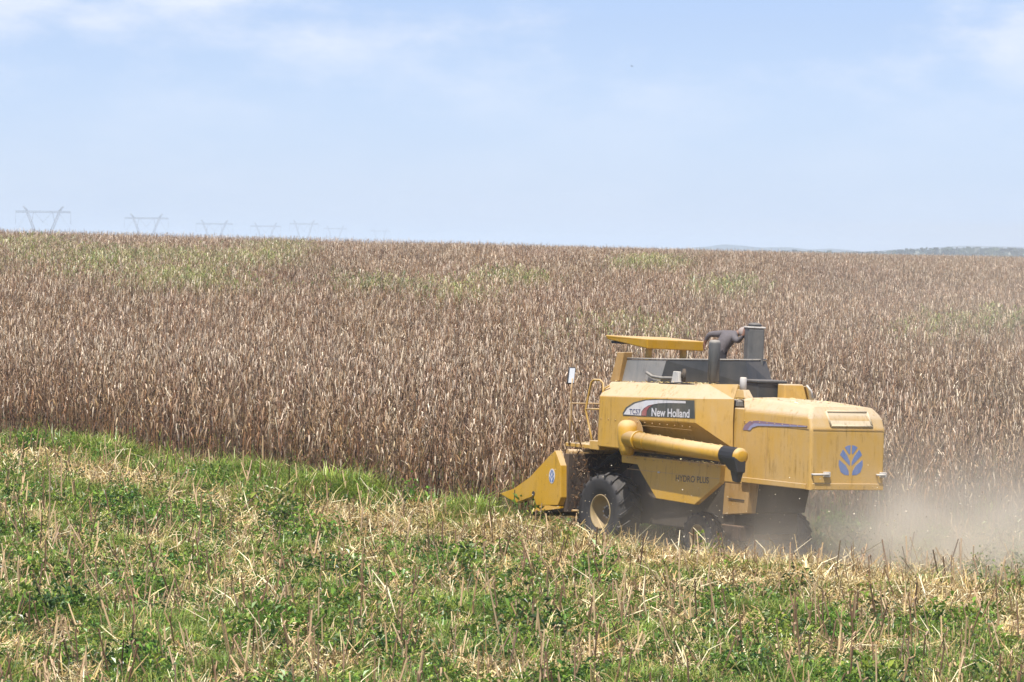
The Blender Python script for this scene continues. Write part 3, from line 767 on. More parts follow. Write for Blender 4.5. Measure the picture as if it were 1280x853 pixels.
for sg in (1, -1):          # angled wings that close the tank's rear corners
    bm = bmesh.new(); rr = []
    for s, kind in ((-2.88, 'mid'), (-3.12, 'mid'), (-3.64, 'rear')):
        rr.append([bm.verts.new((s, sg * u, h)) for u, h in tank_profile(s, 1.449, kind)[:4]])
    for a, b in zip(rr, rr[1:]):
        for k in range(3): bm.faces.new((a[k], a[k + 1], b[k + 1], b[k]) if sg > 0 else (b[k], b[k + 1], a[k + 1], a[k]))
    bmesh.ops.recalc_face_normals(bm, faces=bm.faces)
    c0 = Vector((-2.0, 0, 2.8)); f0 = bm.faces[:][0]
    if f0.normal.dot(f0.calc_center_median() - c0) < 0: bmesh.ops.reverse_faces(bm, faces=bm.faces)
    me = bpy.data.meshes.new('tank_wing'); bm.to_mesh(me); bm.free(); me.materials.append(M['yellow_dust'])
    wg = link(bpy.data.objects.new('tank_wing', me), tank); so = wg.modifiers.new('thick', 'SOLIDIFY'); so.thickness = 0.03; so.offset = -1
side = (lambda u: (lambda s, h: Vector((s, u, h)), (0, 1, 0)))
dec = [(-0.699, 2.758), (-0.683, 2.812), (-0.789, 2.929), (-1.037, 3.040), (-1.387, 3.112), (-1.762, 3.145), (-2.087, 3.158), (-3.06, 3.185), (-3.10, 2.835)]
plate('decal_panel', dec, side(1.451), M['decal_dark'], tank)
wh = [(-0.724, 2.786), (-0.849, 2.912), (-1.096, 3.020), (-1.47, 3.100), (-1.871, 3.130), (-2.778, 3.155), (-2.781, 3.112), (-2.224, 3.090), (-1.876, 3.065), (-1.552, 3.008), (-1.406, 2.945), (-1.323, 2.875), (-1.316, 2.795)]
plate('decal_swoosh', wh, side(1.456), M['white'], tank)
rd = [(-1.329, 2.795), (-1.347, 2.885), (-1.479, 2.975), (-1.702, 3.035), (-1.58, 2.975), (-1.499, 2.895), (-1.493, 2.80)]
plate('decal_stripe', rd, side(1.456), M['decal_red'], tank)
text_part('lettering', 'New Holland', (-1.67, 1.459, 2.806), (-2.927, 1.459, 2.845), 0.158, (0, 1, 0), M['white'], tank, 0.022)
text_part('lettering', 'TC57', (-0.927, 1.464, 2.806), (-1.30, 1.464, 2.818), 0.10, (0, 1, 0), M['ink_blue'], tank, 0.01)
MB().box((-3.0, 1.446, 2.60), (0.14, 1.449, 2.607)).build('seam', M['ochre'], tank)
# elbow surround: flat darker arch that paints in the shadow round the auger elbow
MB().prism([(-1.06 + .36 * math.cos(a), 1.4505, 2.36 + .40 * math.sin(a)) for a in np.linspace(0, math.pi, 16)] + [(-1.42, 1.4505, 2.12), (-.70, 1.4505, 2.12)], (0, .003, 0)).build('auger_recess_shade', M['ochre'], tank)

# --- tank extension
ex_b = [(0.20, 0.98), (-1.22, 0.98), (-2.70, -0.15), (-2.36, -0.98), (0.20, -0.98)]
ex_t = [(-0.02, 0.93), (-1.36, 0.93), (-2.60, -0.10), (-2.22, -0.89), (-0.02, -0.93)]
hb = [3.36, 3.41, 3.5, 3.5, 3.36]; ht = [3.86, 3.90, 3.965, 3.965, 3.86]
def panel_quad(name, i, j, mat, parent, t=0.03):
    a, b, c, d = (Vector((*ex_b[i], hb[i])), Vector((*ex_b[j], hb[j])), Vector((*ex_t[j], ht[j])), Vector((*ex_t[i], ht[i])))
    n = (b - a).cross(d - a).normalized(); ctr = Vector((-1.3, 0, 3.6))
    if n.dot(a - ctr) < 0: n = -n
    return MB().prism([a, b, c, d], -n * t, 0.006).build(name, mat, parent)
ext = panel_quad('tank_extension', 1, 2, M['dark_ext'], CH)
panel_quad('side_sheet', 0, 1, M['grey_ext'], ext)
panel_quad('rear_sheet', 2, 3, M['dark_ext'], ext); panel_quad('side_sheet', 3, 4, M['dark_ext'], ext); panel_quad('front_sheet', 4, 0, M['dark_ext'], ext)
mb = MB(); pts = [Vector((*p, h + 0.02)) for p, h in zip(ex_t, ht)]
mb.tube(pts + [pts[0]], 0.016, 6); mb.build('top_rail', M['grey_ext'], ext)
MB().hexa([(0.36, 1.06, 3.38), (0.06, 1.06, 3.42), (0.06, 0.84, 3.42), (0.36, 0.84, 3.38), (0.17, 1.04, 3.99), (-0.06, 1.04, 4.0), (-0.06, 0.82, 4.0), (0.17, 0.82, 3.99)], 0.012).build('tank_corner_flap', M['ochre'], CH)
# grain heaped inside, below the rim (the man stands in it)
MB().hexa([(0.1, .9, 3.38), (-1.3, .9, 3.38), (-2.5, -.15, 3.42), (-2.2, -.9, 3.42), (0.05, .9, 3.62), (-1.25, .88, 3.62), (-2.5, -.15, 3.62), (-2.2, -.88, 3.62)]).build('grain_heap', M['ochre'], CH)

# --- straw hood
def hood_ring(s_side, s_top, h0, sh, tp): return s_side
bm = bmesh.new()
A_ = [(0.90, 1.655), (0.905, 2.80), (0.90, 3.06), (0.72, 3.275), (0, 3.30)]
B_ = [(0.885, 1.655), (0.90, 2.80), (0.885, 3.05), (0.74, 3.215), (0, 3.24)]
def ring(pr, ss):
    half = [bm.verts.new((s, u, h)) for (u, h), s in zip(pr, ss)]
    other = [bm.verts.new((s, -u, h)) for (u, h), s in list(zip(pr, ss))[-2::-1]]
    return half + other
r0 = ring(A_, (-3.9, -3.9, -3.9, -3.62, -3.62)); r1 = ring(A_, (-4.7,) * 5); r2 = ring(B_, (-6.10, -6.07, -5.98, -5.86, -5.86))
for a, b in ((r0, r1), (r1, r2)):
    for k in range(len(a) - 1): bm.faces.new((a[k], a[k + 1], b[k + 1], b[k]))
for rr in (r0, r2):
    n = len(rr)
    for k in range(n // 2): bm.faces.new([rr[i] for i in ((k, k + 1, n - 2 - k, n - 1 - k) if k + 1 != n - 2 - k else (k, k + 1, n - 1 - k))])
bmesh.ops.recalc_face_normals(bm, faces=bm.faces)
es = [e for e in bm.edges if len(e.link_faces) == 2 and e.calc_face_angle(0) > 0.25]
bmesh.ops.bevel(bm, geom=es, offset=0.06, segments=4, affect='EDGES', profile=0.5)
me = bpy.data.meshes.new('straw_hood'); bm.to_mesh(me); bm.free(); me.materials.append(M['yellow_dust'])
hood = link(bpy.data.objects.new('straw_hood', me), CH)
RS = lambda off: (lambda u, h: Vector((-6.10 + 0.026 * (h - 1.655) - off, u, h)), (-1, 0, 0))
# seam round the hood, sill lip
MB().box((-6.0, 0.903, 2.795), (-3.95, 0.909, 2.807)).build('seam', M['ochre'], hood)
MB().box((-6.079, -0.86, 2.795), (-6.072, 0.86, 2.807)).build('seam', M['ochre'], hood)
MB().box((-6.122, -0.86, 1.66), (-6.098, 0.86, 1.78), 0.008).build('bottom_lip', M['yellow_dust'], hood)
MB().box((-5.98, 0.895, 1.66), (-3.96, 0.918, 1.76), 0.008).build('bottom_lip', M['yellow_dust'], hood)
# rear window panel on the sloping upper rear
def rear_up(u, h, off=0.0):
    if h < 3.05: x = -6.07 + 0.09 * (h - 2.80) / 0.25
    else: x = -5.98 + 0.12 * (h - 3.05) / 0.165
    return Vector((x - off, u, h))
wpts = [rear_up(0.42, 2.87, .006), rear_up(-0.58, 2.87, .006), rear_up(-0.53, 3.14, .012), rear_up(0.46, 3.14, .012)]
nrm = (wpts[1] - wpts[0]).cross(wpts[3] - wpts[0]).normalized(); nrm = nrm if nrm.x < 0 else -nrm
win = MB().prism([w + nrm * .004 for w in wpts], -nrm * 0.05).build('rear_window', M['plate'], hood)
mb = MB()
for a, b in zip(wpts, wpts[1:] + wpts[:1]): mb.tube([a + nrm * .002, b + nrm * .002], 0.022, 6)
mb.build('window_frame', M['plate'], hood)
# leaf emblem
LEAF = [[(-.97, .07), (-1.0, -.3), (-.81, -.79), (-.48, -.98), (-.10, -1.0), (-.13, -.72), (-.40, -.32)],
        [(-.92, .36), (-.67, .74), (-.30, .33), (-.05, -.10), (-.05, -.40), (-.45, -.06)],
        [(-.54, .84), (-.32, .96), (-.05, 1.0), (-.05, .42), (-.14, .36)]]
def emblem(c_u, c_h, ru, rh, plane, parent, axis_sign, mat, t=0.002):
    mb = MB(); f, nrm = plane
    for lf in LEAF:
        for sgn in (1, -1):
            ax_, ay_ = sum(q[0] for q in lf) / len(lf), sum(q[1] for q in lf) / len(lf)
            mb.prism([f(c_u + axis_sign * sgn * (ax_ + (x - ax_) * .94) * ru, c_h + (ay_ + (y - ay_) * .94) * rh) for x, y in lf], Vector(nrm) * t)
    return mb.build('emblem', mat, parent)
emblem(-0.07, 2.225, 0.30, 0.292, RS(0.001), hood, -1, M['decal_blue'])
for u0, u1 in ((0.86, 0.50), (-0.70, -0.86)):
    mb = MB(); mb.tube([(-6.10, u0, 1.95), (-6.16, u0, 1.95), (-6.16, u1, 1.95), (-6.10, u1, 1.95)], 0.022, 8); mb.box((-6.15, u1 - .05, 1.90), (-6.09, u1 + .09, 2.0), .008)
    mb.build('handle', M['steel'], hood)
HS = side(0.906)
mauve = [(-3.93, 2.67), (-3.98, 2.76), (-4.14, 2.85), (-4.4, 2.873), (-5.0, 2.865), (-5.95, 2.86), (-5.95, 2.835), (-4.5, 2.80), (-4.22, 2.77), (-4.12, 2.67)]
plate('decal_stripe', [(a, b) for a, b in mauve], side(0.907), M['decal_mauve'], hood)
lil = [(-4.10, 2.672), (-4.16, 2.75), (-4.30, 2.815), (-5.93, 2.853), (-5.93, 2.838), (-4.42, 2.775), (-4.24, 2.73), (-4.18, 2.675)]
plate('decal_stripe', lil, side(0.912), M['decal_lilac'], hood)

# --- body between tank and hood, engine deck
MB().box((-3.88, -0.86, 1.62), (-3.3, 0.86, 3.08), 0.02).build('engine_bay_panel', M['yellow_dust'], CH)
MB().box((-3.60, -0.85, 3.10), (-2.92, 0.85, 3.22), 0.02).build('engine_deck', M['grey_ext'], CH)
MB().tube([(-3.78, 0.865, 2.3), (-3.78, 0.88, 2.15)], 0.05, 8).build('latch', M['dark'], CH)
# beacon post
o = MB().lathe((-3.50, 0.62, 3.43), (0, 0, 1), [(0.001, 0.24), (0.055, 0.24), (0.068, 0.22), (0.068, 0.02), (0.05, 0.0), (0.001, 0.0)], 16).build('beacon', M['steel'], CH)
MB().hexa([(-3.30, .72, 3.27), (-3.70, .72, 3.27), (-3.70, .5, 3.27), (-3.30, .5, 3.27), (-3.4, .68, 3.43), (-3.6, .68, 3.43), (-3.6, .54, 3.43), (-3.4, .54, 3.43)], .01).build('beacon_base', M['yellow_mid'], o)
# radiator screen housing and yellow cover
MB().box((-3.45, -0.45, 3.2), (-2.98, 0.22, 3.56), 0.02).build('radiator_housing', M['dark_ext'], CH)
MB().box((-3.48, -0.48, 3.56), (-2.95, 0.25, 3.62), 0.02).build('housing_lid', M['dark_ext'], CH)
MB().hexa([(-3.50, -.22, 3.2), (-3.50, -.78, 3.2), (-3.75, -.80, 3.2), (-3.75, -.22, 3.2), (-3.50, -.22, 3.56), (-3.50, -.72, 3.56), (-3.70, -.70, 3.56), (-3.74, -.22, 3.56)], .02).build('engine_cover', M['yellow_mid'], CH)
MB().tube([(-3.72, -0.76, 3.55), (-3.78, -0.84, 3.44), (-3.80, -0.86, 3.3)], 0.02, 8).build('cover_rail', M['steel'], CH)
# exhaust, intake pipe with disc, air cleaner
e = MB().tube([(-2.52, 0.62, 3.40), (-2.52, 0.62, 3.62), (-2.52, 0.62, 3.9)], [0.05, 0.05, 0.06], 12).build('exhaust_stack', M['grey_pipe'], CH)
MB().lathe((-2.52, 0.62, 3.86), (0, 0, 1), [(0.001, 0.50), (0.085, 0.49), (0.108, 0.46), (0.115, 0.42), (0.115, -0.30), (0.08, -0.33), (0.001, -0.33)], 20).build('silencer', M['grey_pipe'], e)
d = MB().lathe((-2.05, 1.0, 3.63), (0.45, 0.9, 0), [(0.001, 0.05), (0.05, 0.05), (0.06, 0.02), (0.13, 0.015), (0.135, -0.03), (0.001, -0.03)], 24).build('fan_guard', M['dark'], CH)
MB().tube([(-1.75, 1.02, 3.56), (-1.35, 1.03, 3.545), (-1.05, 1.03, 3.56), (-0.85, 1.03, 3.63)], 0.032, 8).build('intake_pipe', M['grey_pipe'], CH)
MB().hexa([(-1.72, 1.06, 3.46), (-2.0, 1.06, 3.46), (-2.0, .98, 3.46), (-1.72, .98, 3.46), (-1.78, 1.06, 3.70), (-1.94, 1.06, 3.70), (-1.94, .98, 3.70), (-1.78, .98, 3.70)], .01).build('pipe_bracket', M['steel'], CH)
def acb(z0, z1, k):
    c, a = Vector((-2.14, -0.63, 0)), R(-24); ex, ey = Vector((math.cos(a), math.sin(a), 0)) * .17 * k, Vector((-math.sin(a), math.cos(a), 0)) * .17 * k
    return [c + ex * p + ey * q + Vector((0, 0, z)) for z in (z0, z1) for p, q in ((-1, -1), (1, -1), (1, 1), (-1, 1))]
ac = MB().hexa(acb(3.4, 4.60, 1.0), 0.03).build('air_cleaner', M['grey_pipe'], CH)
MB().hexa(acb(4.60, 4.635, 1.08), 0.012).build('rim_band', M['steel'], ac)
MB().lathe((-2.14, -0.63, 4.635), (0, 0, 1), [(0.125, 0.0), (0.14, 0.03), (0.12, 0.06), (0.05, 0.075), (0.001, 0.08)], 18).build('cleaner_cap', M['dark_ext'], ac)

# --- canopy
cz = 4.29
bm_c = MB().hexa([(0.0, 0.43, 4.08), (0.0, -0.98, 4.06), (1.25, -0.98, 4.20), (1.40, 0.43, 4.215), (-0.02, 0.45, cz - .01), (-0.02, -1.0, cz - .03), (1.36, -1.0, cz), (1.46, 0.45, cz + .01)], 0.02)
can = bm_c.build('canopy', M['yellow'], CH)
MB().box((0.9, -0.8, 4.14), (1.30, 0.40, 4.19)).build('canopy_lining', M['rubber'], can)
for s, u in ((0.12, 0.30), (0.12, -0.55)):
    MB().box((s - .05, u - .05, 2.9), (s + .05, u + .05, 4.09), .01).build('canopy_post', M['yellow_mid'], CH)
# --- operator platform
pf = MB().box((0.16, -1.25, 2.02), (1.55, 1.25, 2.10), .01).build('platform', M['yellow_mid'], CH)
MB().box((0.55, -0.9, 2.1), (1.5, -0.3, 2.2), .01).build('toe_board', M['yellow_mid'], pf)
MB().box((0.17, 0.95, 2.02), (0.52, 1.38, 2.20), .01).build('platform_step', M['yellow_mid'], pf)
st = MB().box((0.55, -0.45, 2.42), (1.0, 0.12, 2.54), .04).build('operator_seat', M['seat'], CH)
MB().hexa([(0.5, -.45, 2.5), (0.62, -.45, 2.5), (0.62, .12, 2.5), (0.5, .12, 2.5), (0.38, -.42, 3.05), (0.48, -.42, 3.05), (0.48, .09, 3.05), (0.38, .09, 3.05)], .03).build('backrest', M['seat'], st)
MB().box((0.7, -0.25, 2.1), (0.85, -0.08, 2.43)).build('seat_post', M['dark'], st)
sw = MB().tube([(1.4, -.16, 2.1), (1.25, -.16, 2.75)], .035, 8).build('steering_column', M['dark'], CH)
mb = MB(); ctr = Vector((1.24, -.16, 2.78)); e1 = Vector((0, 1, 0)); e2 = Vector((0.95, 0, 0.3)).normalized()
ringp = [ctr + (e1 * math.cos(a) + e2 * math.sin(a)) * .2 for a in np.linspace(0, 2 * math.pi, 21)]
mb.tube(ringp, .016, 6, caps=False); mb.tube([ctr - e1 * .2, ctr + e1 * .2], .012, 6); mb.build('steering_wheel', M['seat'], sw)
MB().hexa([(0.30, .62, 2.1), (0.75, .62, 2.1), (0.75, 1.0, 2.1), (0.30, 1.0, 2.1), (0.35, .65, 2.72), (0.6, .65, 2.78), (0.6, .95, 2.78), (0.35, .95, 2.72)], .03).build('control_console', M['dark'], CH)
mb = MB()
mb.tube([(0.50, 1.30, 2.05), (0.66, 1.30, 2.45), (0.82, 1.30, 2.80), (0.74, 1.30, 3.10), (0.655, 1.30, 3.36), (0.58, 1.30, 3.415), (0.36, 1.30, 3.42), (0.24, 1.30, 3.36), (0.22, 1.30, 2.90), (0.23, 1.30, 2.05)], .022, 8)
mb.tube([(0.80, 1.30, 2.81), (0.22, 1.30, 2.84)], .016, 8)
mb.build('hand_rail', M['yellow_mid'], CH)
mb = MB(); mb.tube([(0.20, 1.36, 2.2), (0.17, 1.36, 3.1), (0.10, 1.36, 3.26), (-0.02, 1.33, 3.33)], .018, 8); mb.build('grab_rail', M['yellow_mid'], CH)
mb = MB(); mb.tube([(0.98, 1.25, 2.05), (0.95, 1.55, 2.6), (0.93, 1.60, 3.1), (0.90, 1.60, 3.42)], .016, 8)
arm = mb.build('mirror_arm', M['ochre'], CH)
mc = Vector((0.93, 1.60, 3.475)); mn = Vector((-0.94, 0.30, 0.16)).normalized(); mx = Vector((0.30, 0.94, 0.0)).normalized(); my = mn.cross(mx).normalized(); my = my if my.z > 0 else -my
my = (my + mx * -0.12).normalized()
def slab(w, h, z0, z1): return [mc + mx * (a * w) + my * (b * h) + mn * z for z in (z0, z1) for a, b in ((-1, -1), (1, -1), (1, 1), (-1, 1))]
MB().hexa(slab(.075, .175, -.06, 0.0), .025).build('mirror_shell', M['rubber'], arm)
MB().hexa(slab(.056, .150, 0.0, .006)).build('mirror_glass', M['glass'], arm)
mb = MB(); mb.tube([(1.35, 1.3, 2.05), (1.35, 1.3, 2.9), (1.35, 0.3, 2.9), (1.35, -1.2, 2.9), (1.35, -1.2, 2.05)], .018, 6); mb.build('front_rail', M['ochre'], CH)

# --- unloading auger
axis0, axis1 = Vector((-1.12, 1.62, 2.328)), Vector((-4.86, 1.62, 2.20))
aug = MB().lathe((-1.10, 1.60, 2.0), (0.13, -0.05, 1), [(0.001, -0.02), (0.12, 0.0), (0.155, 0.10), (0.185, 0.25), (0.20, 0.42), (0.198, 0.53), (0.18, 0.61), (0.135, 0.665), (0.07, 0.69), (0.001, 0.695)], 28).build('unloading_auger', M['yellow'], CH)
MB().tube([axis0, axis1], 0.158, 24).build('auger_tube', M['yellow'], aug)
MB().tube([(-1.44, 1.62, 2.317), (-1.50, 1.62, 2.315)], 0.185, 24).build('flange', M['yellow'], aug)
MB().tube([(-1.78, 1.62, 2.305), (-1.80, 1.62, 2.304)], 0.165, 24).build('flange', M['yellow'], aug)
MB().lathe((-4.86, 1.62, 2.20), (-1, 0, -0.035), [(0.160, -0.12), (0.166, -0.06), (0.166, -0.02), (0.15, 0.02), (0.09, 0.04), (0.001, 0.045)], 24).build('end_cap', M['yellow'], aug)
mb = MB()
for k in range(9):                # rubber sleeve wraps the underside and the outer face of the tube
    a0, a1 = R(-150 + 25 * k), R(-150 + 25 * (k + 1)); q = []
    for rr, sa, sb in ((0.160, 0, 0), (0.182, 0, 0)):
        for a, s0 in ((a0, -4.36), (a1, -4.36 - .0), (a1, -4.80), (a0, -4.80)):
            q.append((s0, 1.62 + math.cos(a) * rr, 2.21 + math.sin(a) * rr - (s0 + 4.4) * -.035))
    mb.hexa(q)
sp = mb.build('rubber_spout', M['rubber'], aug)
MB().hexa([(-4.62, 1.74, 1.93), (-4.93, 1.74, 1.88), (-4.93, 1.54, 1.88), (-4.62, 1.54, 1.93), (-4.38, 1.81, 2.22), (-4.88, 1.81, 2.20), (-4.88, 1.50, 2.20), (-4.38, 1.50, 2.22)], .04).build('spout_throat', M['rubber'], sp)
MB().hexa([(-4.70, 1.69, 1.72), (-4.86, 1.69, 1.70), (-4.86, 1.60, 1.70), (-4.70, 1.60, 1.72), (-4.64, 1.72, 1.96), (-4.90, 1.72, 1.93), (-4.90, 1.56, 1.93), (-4.64, 1.56, 1.96)], .02).build('spout_flap', M['rubber'], sp)

# --- lower side panel with lettering
sp_pts = [(-0.70, 1.995), (-0.712, 1.83), (-1.26, 1.84), (-1.38, 1.69), (-1.93, 1.20), (-3.20, 1.168), (-3.98, 1.64), (-4.0, 1.985)]
mb = MB(); mb.prism([Vector((s, 1.45, h)) for s, h in sp_pts], (0, -0.12, 0), 0.012)
spn = mb.build('side_panel', M['yellow'], CH)
MB().box((-3.97, 1.4505, 1.715), (-0.9, 1.4535, 1.725)).build('seam', M['ochre'], spn)
MB().box((-2.02, 1.448, 1.70), (-1.96, 1.468, 1.735), .006).build('latch', M['steel'], spn)
text_part('lettering', 'HYDRO PLUS', (-2.56, 1.4545, 1.585), (-3.64, 1.4545, 1.61), 0.12, (0, 1, 0), M['ink'], spn, 0.012)
# --- lower body, axles, feeder house
MB().box((-3.6, -0.78, 0.62), (-0.2, 0.78, 2.06), .02).build('chassis', M['dark'], CH)
MB().hexa([(-3.30, .84, .98), (-4.08, .84, 1.06), (-4.08, .62, 1.06), (-3.30, .62, .98), (-3.35, .85, 1.66), (-4.16, .85, 1.66), (-4.16, .62, 1.66), (-3.35, .62, 1.66)], .015).build('sieve_housing', M['ochre'], CH)
MB().hexa([(-3.30, .615, .98), (-3.9, .615, 1.06), (-3.8, -.8, 1.06), (-3.30, -.8, .98), (-3.3, .615, 1.64), (-4.05, .615, 1.64), (-3.95, -.8, 1.64), (-3.3, -.8, 1.64)], .02).build('dark_underside_box', M['dark'], CH)  # plain dark box added to fill the shadowed underside behind the sieve plate
MB().box((-4.0, 0.845, 1.30), (-3.5, 0.86, 1.32)).build('seam', M['dark'], CH)
MB().tube([(0, -1.0, .82), (0, 1.0, .82)], .12, 12).build('front_axle', M['dark'], CH)
MB().box((-3.0, -1.1, .46), (-2.78, 1.1, .62), .02).build('rear_axle', M['ochre'], CH)
MB().box((-3.9, 0.5, 0.50), (-3.15, 0.84, 0.80), .02).build('axle_plate', M['trashy'], CH)
MB().hexa([(1.0, .62, .62), (1.0, -.62, .62), (-.4, -.62, 1.3), (-.4, .62, 1.3), (1.0, .62, 1.25), (1.0, -.62, 1.25), (-.4, -.62, 2.0), (-.4, .62, 2.0)], .02).build('feeder_house', M['trashy'], CH)

# --- wheels
def wheel(s, u, h, rad, width, rimr, sgn, name):
    c = Vector((s, u, h)); w = width / 2
    t = MB()
    t.lathe(c, (0, sgn, 0), [(rimr, -w * .8), (rad * .78, -w), (rad * .90, -w * .95), (rad * .925, -w * .7), (rad * .93, 0), (rad * .925, w * .7), (rad * .90, w * .95), (rad * .78, w), (rimr * 1.04, w * .86), (rimr, w * .8)], 44)
    nl = 18
    for k in range(nl * 2):               # tread lugs, a chevron of bars
        sd = 1 if k % 2 else -1; a0 = 2 * math.pi * k / (nl * 2)
        pts = []
        for r in (rad * .90, rad * 1.0):
            for (tw, da, dd) in ((0.02, 0.0, -.03), (w * 1.01, .36, -.032), (w * 1.01, .36, .032), (0.02, 0.0, .03)):
                a = a0 + da * (0.5 / rad) * 1.0 + dd / rad; rr = r if tw < w * .9 else r * .955
                pts.append(c + Vector((math.cos(a) * rr, sd * tw, math.sin(a) * rr)))
        t.hexa(pts)
    wl = t.build(name, M['tyre'], CH)
    rm = MB().lathe(c, (0, sgn, 0), [(rimr, -w * .8), (rimr * 1.03, w * .88), (rimr * .97, w * .90), (rimr * .92, w * .7), (rimr * .86, w * .1), (rimr * .5, -w * .05), (rimr * .36, -w * .05)], 36).build('rim', M['rim'], wl)
    hb_ = MB().lathe(c, (0, sgn, 0), [(rimr * .40, -w * .1), (rimr * .38, w * .12), (rimr * .25, w * .3), (0.001, w * .32)], 20).build('hub', M['dark'], wl)
    mb = MB()
    for k in range(8):
        a = 2 * math.pi * k / 8; mb.lathe(c + Vector((math.cos(a) * rimr * .33, 0, math.sin(a) * rimr * .33)), (0, sgn, 0), [(.02, 0), (.02, w * .3), (.001, w * .3)], 6)
    mb.build('wheel_nuts', M['steel'], wl)
    return wl
wheel(0.0, 1.18, 0.80, 0.80, 0.54, 0.34, 1, 'front_wheel'); wheel(0.0, -1.18, 0.80, 0.80, 0.54, 0.34, -1, 'front_wheel')
wheel(-3.02, 1.08, 0.53, 0.50, 0.32, 0.24, 1, 'rear_wheel'); wheel(-3.02, -1.08, 0.53, 0.50, 0.32, 0.24, -1, 'rear_wheel')

# --- header (maize head)
hd = [(3.18, .945), (2.66, 1.063), (2.10, 1.345), (1.444, 1.81), (1.227, 1.952), (1.006, 1.659), (0.958, 1.018), (1.059, .85), (1.827, .795), (1.929, .999), (2.552, .792)]
HW = 1.72
header = MB().hexa([(1.06, HW - .14, .72), (0.94, HW - .14, .72), (0.94, -HW + .14, .72), (1.06, -HW + .14, .72), (1.08, HW - .14, 1.90), (0.94, HW - .14, 1.90), (0.94, -HW + .14, 1.90), (1.08, -HW + .14, 1.90)], .01).build('maize_header', M['trashy'], CH)
for sg in (1, -1):
    ed = MB().prism([Vector((s, sg * HW, h)) for s, h in hd], (0, -sg * 0.16, 0), .012).build('end_divider', M['yellow'], header)
    if sg == 1:
        MB().box((2.60, HW + .001, .80), (2.625, HW + .006, 1.06)).build('divider_seam', M['dark'], header)
        f = lambda s, h: Vector((s, HW + .001, h))
        mb = MB(); mb.prism([f(1.30 + .105 * math.cos(a), 1.425 + .15 * math.sin(a)) for a in np.linspace(0, 2 * math.pi, 20, endpoint=False)], (0, .004, 0)); mb.build('emblem_ground', M['white'], header)
        emblem(1.30, 1.425, 0.085, 0.125, (lambda s, h: Vector((s, HW + .006, h)), (0, 1, 0)), header, -1, M['decal_blue'], .003)
        MB().tube([(1.93, HW + .01, 1.03), (1.93, HW - .05, 1.03)], .05, 10).build('pivot_bolt', M['dark'], header)
MB().tube([(1.02, HW - .16, 1.93), (1.02, -HW + .16, 1.93)], .06, 10).build('top_beam', M['ochre'], header)
MB().tube([(1.5, HW - .17, 1.0), (1.5, -HW + .17, 1.0)], .2, 14).build('cross_auger', M['dark'], header)
MB().hexa([(1.06, 1.55, .74), (2.3, 1.55, .55), (2.3, -1.55, .55), (1.06, -1.55, .74), (1.06, 1.55, .80), (2.3, 1.55, .62), (2.3, -1.55, .62), (1.06, -1.55, .80)]).build('row_deck', M['dark'], header)
for u in (0.86, 0.0, -0.86):
    MB().hexa([(1.9, u + .26, .62), (1.9, u - .26, .62), (3.15, u - .03, .58), (3.15, u + .03, .58), (1.9, u + .12, 1.15), (1.9, u - .12, 1.15), (3.1, u - .02, .66), (3.1, u + .02, .66)], .02).build('snout', M['yellow'], header)
MB().tube([(0.86, 1.5, .76), (0.86, 0.55, .74)], .022, 8).build('drive_shaft', M['ochre'], header)
# maize trash caught on the back of the header
V, Fc, C = [], [], []
for k in range(700):
    p = Vector((0.93 - abs(random.gauss(0, .03)), random.uniform(-1.3, 1.5), random.uniform(.74, 1.98)))
    d = Vector((random.gauss(0, .15), random.gauss(0, 1), random.gauss(0, 1))).normalized(); s = d.cross(Vector((1, 0, 0))).normalized(); l = random.uniform(.04, .16)
    strip(V, Fc, C, [p, p + d * l * .5 - Vector((.015, 0, 0)), p + d * l], random.uniform(.01, .03), s, jcol(random.choice((BROWN, RUST, DARKB, TAN)), .2), .4)
tr = link(bpy.data.objects.new('caught_trash', me_from('caught_trash', V, Fc, C, M['straw'])), header); tr['kind'] = 'stuff'

# --- small fittings: bolts along the seams, hinges, hoses, pulley and belt, settled chaff
def bolts(pts, axis, parent, mat='steel', r=.014):
    mb = MB()
    for p in pts: mb.lathe(p, axis, [(r, 0), (r, .006), (r * .6, .011), (.001, .012)], 6)
    return mb.build('bolts', M[mat], parent)
bolts([(s_, .909, 2.84) for s_ in np.arange(-5.9, -3.95, .24)], (0, 1, 0), hood, 'ochre')
bolts([(-6.113, u_0, 1.72) for u_0 in np.arange(-.8, .85, .2)], (-1, 0, 0), hood, 'ochre')
bolts([(s_, 1.452, 2.66) for s_ in np.arange(-2.95, .1, .25)], (0, 1, 0), tank, 'ochre')
bolts([(s_, 1.452, 1.94) for s_ in np.arange(-3.9, -.8, .3)], (0, 1, 0), spn, 'ochre')
for s_ in (): MB().box((s_ - .05, .905, 2.60), (s_ + .05, .925, 2.66), .006).build('hinge', M['ochre'], hood)
MB().box((-4.72, .9055, 1.78), (-4.712, .908, 2.79)).build('door_seam', M['ochre'], hood)
MB().box((.10, 1.449, 2.12), (.106, 1.4525, 3.08)).build('seam', M['ochre'], tank)
MB().box((-.66, 1.449, 2.12), (-.654, 1.4525, 2.59)).build('seam', M['ochre'], tank)
MB().lathe((-1.15, .86, 1.45), (0, 1, 0), [(.001, .0), (.10, .0), (.30, .02), (.33, .0), (.33, .07), (.28, .05), (.08, .06), (.001, .06)], 28).build('belt_pulley', M['trashy'], CH)
MB().lathe((-2.35, .86, 1.42), (0, 1, 0), [(.001, .0), (.16, .0), (.18, .03), (.16, .06), (.001, .06)], 20).build('belt_pulley', M['trashy'], CH)
mb = MB(); mb.tube([(-1.15, .90, 1.79), (-2.35, .90, 1.60)], .018, 6); mb.tube([(-1.15, .90, 1.12), (-2.35, .90, 1.24)], .018, 6); mb.build('drive_belt', M['rubber'], CH)
mb = MB()
